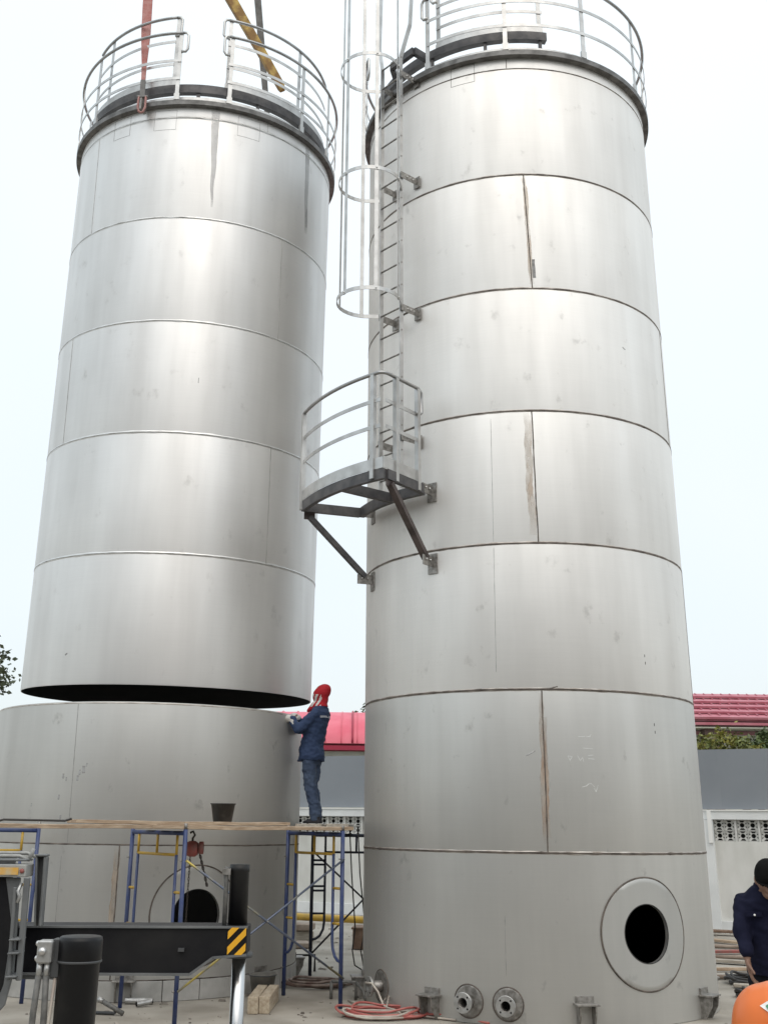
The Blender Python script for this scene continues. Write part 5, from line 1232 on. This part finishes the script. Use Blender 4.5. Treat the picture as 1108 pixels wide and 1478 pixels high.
for hp_ in (hipR, hipL):
    b = MB(); q = hp_-F_*.02; q = Vector((q.x, q.y, 0))
    loft(b, [(q+zv*.11-F_*.01, S2*.045, F_*.05), (q+zv*.055+F_*.01, S2*.046, F_*.07), (q+zv*.03+F_*.05, S2*.048, F_*.12), (q+zv*.004+F_*.055, S2*.049, F_*.13)], 16); fuse('shoe', b, 'shoe', PM, 0.009, 2)
b = MB(); b.ball(hd+hu*.018-hf*.008, .086, .104, .108, n=20, mtx=HM)
cut = hd-hu*.025
me_o = fuse('cap', b, 'cap', PM, 0.008, 2)
bm = bmesh.new(); bm.from_mesh(me_o.data); bmesh.ops.bisect_plane(bm, geom=bm.verts[:]+bm.edges[:]+bm.faces[:], plane_co=cut+hu*.02, plane_no=(hu-hf*.25).normalized(), clear_inner=True); bm.to_mesh(me_o.data); bm.free()
b = MB(); loft(b, [(hd+hu*.028+hf*.055, S2*.072, hf*.05), (hd+hu*.022+hf*.085, S2*.068, hf*.065)], 18); fuse('cap_peak', b, 'cap', PM, 0.007, 2)

# --- crouching helper whose hard hat shows in the corner
KN = empty('person', (1.30, 3.75, 0), 'person crouching at lower right corner, only an orange hard hat in view', 'person')
def K(x, y, z): return Vector((x-1.30, y-3.75, z))
F_ = Vector((-0.38, -0.93, 0)).normalized(); S2 = Vector((-F_.y, F_.x, 0))
hd = K(1.238, 3.52, 1.190); shl = K(1.25, 3.66, 1.02); pel = K(1.31, 3.90, 0.50)
b = MB()
loft(b, [(pel-zv*.06, S2*.15, F_*.12), (pel+zv*.05, S2*.16, F_*.12), (pel.lerp(shl, .5), S2*.15, F_*.11), (pel.lerp(shl, .8), S2*.17, F_*.11), (shl, S2*.14, F_*.09), (shl+zv*.06+F_*.04, S2*.06, F_*.06), (hd-zv*.06, S2*.055, F_*.06)])
b.ball(hd, .078, .096, .112, n=18)
for s in (-1, 1):
    hp_ = pel+S2*s*.1; k_ = hp_+F_*.42+zv*.06+S2*s*.06; a_ = hp_+F_*.12-zv*.42+S2*s*.04; limb(b, [hp_, k_, a_, a_+F_*.14-zv*.045], [.09, .06, .04, .03])
    sh_ = shl+S2*s*.18-zv*.03; e_ = sh_+S2*s*.05+F_*.12-zv*.24; w_ = e_+F_*.2-S2*s*.1+zv*.0
    limb(b, [sh_, e_, w_], [.05, .04, .028]); hand_mesh(b, w_, F_, S2*-s, -zv, .6, 1.0, 1)
fuse('body', b, 'skin', KN, 0.009, 2)
b = MB()
loft(b, [(pel-zv*.08, S2*.185, F_*.15), (pel+zv*.05, S2*.185, F_*.145), (pel.lerp(shl, .5), S2*.18, F_*.14), (pel.lerp(shl, .85), S2*.195, F_*.135), (shl, S2*.17, F_*.11), (shl+zv*.045+F_*.02, S2*.08, F_*.078)], 22)
for s in (-1, 1):
    sh_ = shl+S2*s*.18-zv*.03; e_ = sh_+S2*s*.05+F_*.12-zv*.24; w_ = e_+(F_*.2-S2*s*.1)*.85; limb(b, [sh_, e_, w_], [.075, .062, .045])
    hp_ = pel+S2*s*.1; k_ = hp_+F_*.42+zv*.06+S2*s*.06; a_ = hp_+F_*.12-zv*.40+S2*s*.04; limb(b, [hp_, k_, a_], [.10, .082, .066])
fuse('coverall', b, 'coverall', KN, 0.012, 3, .007, 10, 2)
for s in (-1, 1):
    q = pel+S2*s*.14+F_*.12; q = Vector((q.x, q.y, 0)); b = MB(); loft(b, [(q+zv*.10, S2*.045, F_*.05), (q+zv*.03+F_*.05, S2*.048, F_*.12), (q+zv*.004+F_*.055, S2*.05, F_*.13)], 16); fuse('shoe', b, 'shoe', KN, 0.009, 2)
# hard hat: shell with raised crown ridge, brim and peak
n = 40; vs = []; prof = [(0.0, .128), (.03, .126), (.06, .116), (.085, .098), (.104, .070), (.113, .035), (.117, .0), (.124, -.008), (.128, -.012)]
hc = hd+zv*.0
def hatpt(r_, z, k):
    a_ = 2*math.pi*k/n; sx, sy = math.cos(a_), math.sin(a_)
    ridge = 0.008*math.exp(-((sx*r_)/.022)**2)*(1 if z > .02 else z/.02 if z > 0 else 0)+0.004*math.exp(-((abs(sx*r_)-.055)/.012)**2)*(1 if z > .03 else 0)
    fr_ = 1.16 if sy > 0 else 1.12
    pk = 0.045*max(0, sy)**3 if z < 0 else 0
    return hc+S2*sx*r_+F_*(sy*r_*fr_+pk)+zv*(z+ridge-(0.01*max(0, sy) if z < 0 else 0))
for r_, z in prof: vs += [hatpt(r_, z, k) for k in range(n)]
fs = [(i*n+k, i*n+(k+1) % n, (i+1)*n+(k+1) % n, (i+1)*n+k) for i in range(len(prof)-1) for k in range(n)]
me = MB().add(vs, fs, True).mesh('hard_hat', 'hat'); ho = link('hard_hat', me, KN); ho['label'] = 'glossy orange hard hat with white emblem'
so = ho.modifiers.new('t', 'SOLIDIFY'); so.thickness = 0.003; so.offset = -1
ss = ho.modifiers.new('ss', 'SUBSURF'); ss.levels = 1; ss.render_levels = 2
from mathutils.bvhtree import BVHTree
_bv = BVHTree.FromPolygons([v.co.copy() for v in me.vertices], [tuple(p.vertices) for p in me.polygons])
def decal(pts, off, mt, name, par):
    vs = []
    for (u, z) in pts:
        hit = _bv.ray_cast(hc+S2*u+F_*.5+zv*z, -F_)
        vs.append(hit[0]+F_*off)
    c_ = sum(vs, Vector())/len(vs); b = MB(); b.add([c_]+vs, [(0, i+1, (i+1) % len(vs)+1) for i in range(len(vs))]); return b.build(name, mt, par)
em = decal([(0.024*math.cos(t), .083+0.014*math.sin(t)) for t in [2*math.pi*k/4 for k in range(4)]], 0.005, 'white_paint', 'emblem', KN)
decal([(0.008*math.cos(t)*(1 if k % 3 else .5), .083+0.006*math.sin(t)) for k, t in enumerate([2*math.pi*k/10 for k in range(10)])], 0.0075, 'emblem_green', 'emblem_cross', KN)

# ------------------------------------------------------------------ grit and weld scraps swept about the yard
rr = random.Random(99); v = []; f = []
for _ in range(1500):
    x, y = rr.uniform(-4.5, 8.0), rr.uniform(9.5, 22.0)
    if min(math.hypot(x-2.025, y-12.95), math.hypot(x+2.549, y-14.131)) < 1.93: continue
    sz = rr.choice((0.008, 0.012, 0.012, 0.02, 0.035))*rr.uniform(.6, 1.4); a_ = rr.uniform(0, 6.28); L_ = sz*rr.uniform(.8, 3.0); h_ = sz*rr.uniform(.25, .6)
    k = len(v); c_, s_ = math.cos(a_), math.sin(a_)
    for z_ in (0.001, h_):
        q_ = 1.0 if z_ < .002 else .6
        for px, py in ((-1, -1), (1, -1), (1, 1), (-1, 1)):
            u_, w_ = px*L_*.5*q_*rr.uniform(.7, 1.1), py*sz*.5*q_*rr.uniform(.7, 1.1); v.append((x+u_*c_-w_*s_, y+u_*s_+w_*c_, z_))
    f += [(k+4, k+5, k+6, k+7)]+[(k+i, k+(i+1) % 4, k+4+(i+1) % 4, k+4+i) for i in range(4)]
sc = stuff(MB().add(v, f).build('grit', mat('grit', (0.10, 0.085, 0.07), 0.85, 0, (0.33, 0.30, 0.26), 1.5)))
sc['label'] = 'grit and small scraps scattered over the concrete yard'; sc['category'] = 'grit'
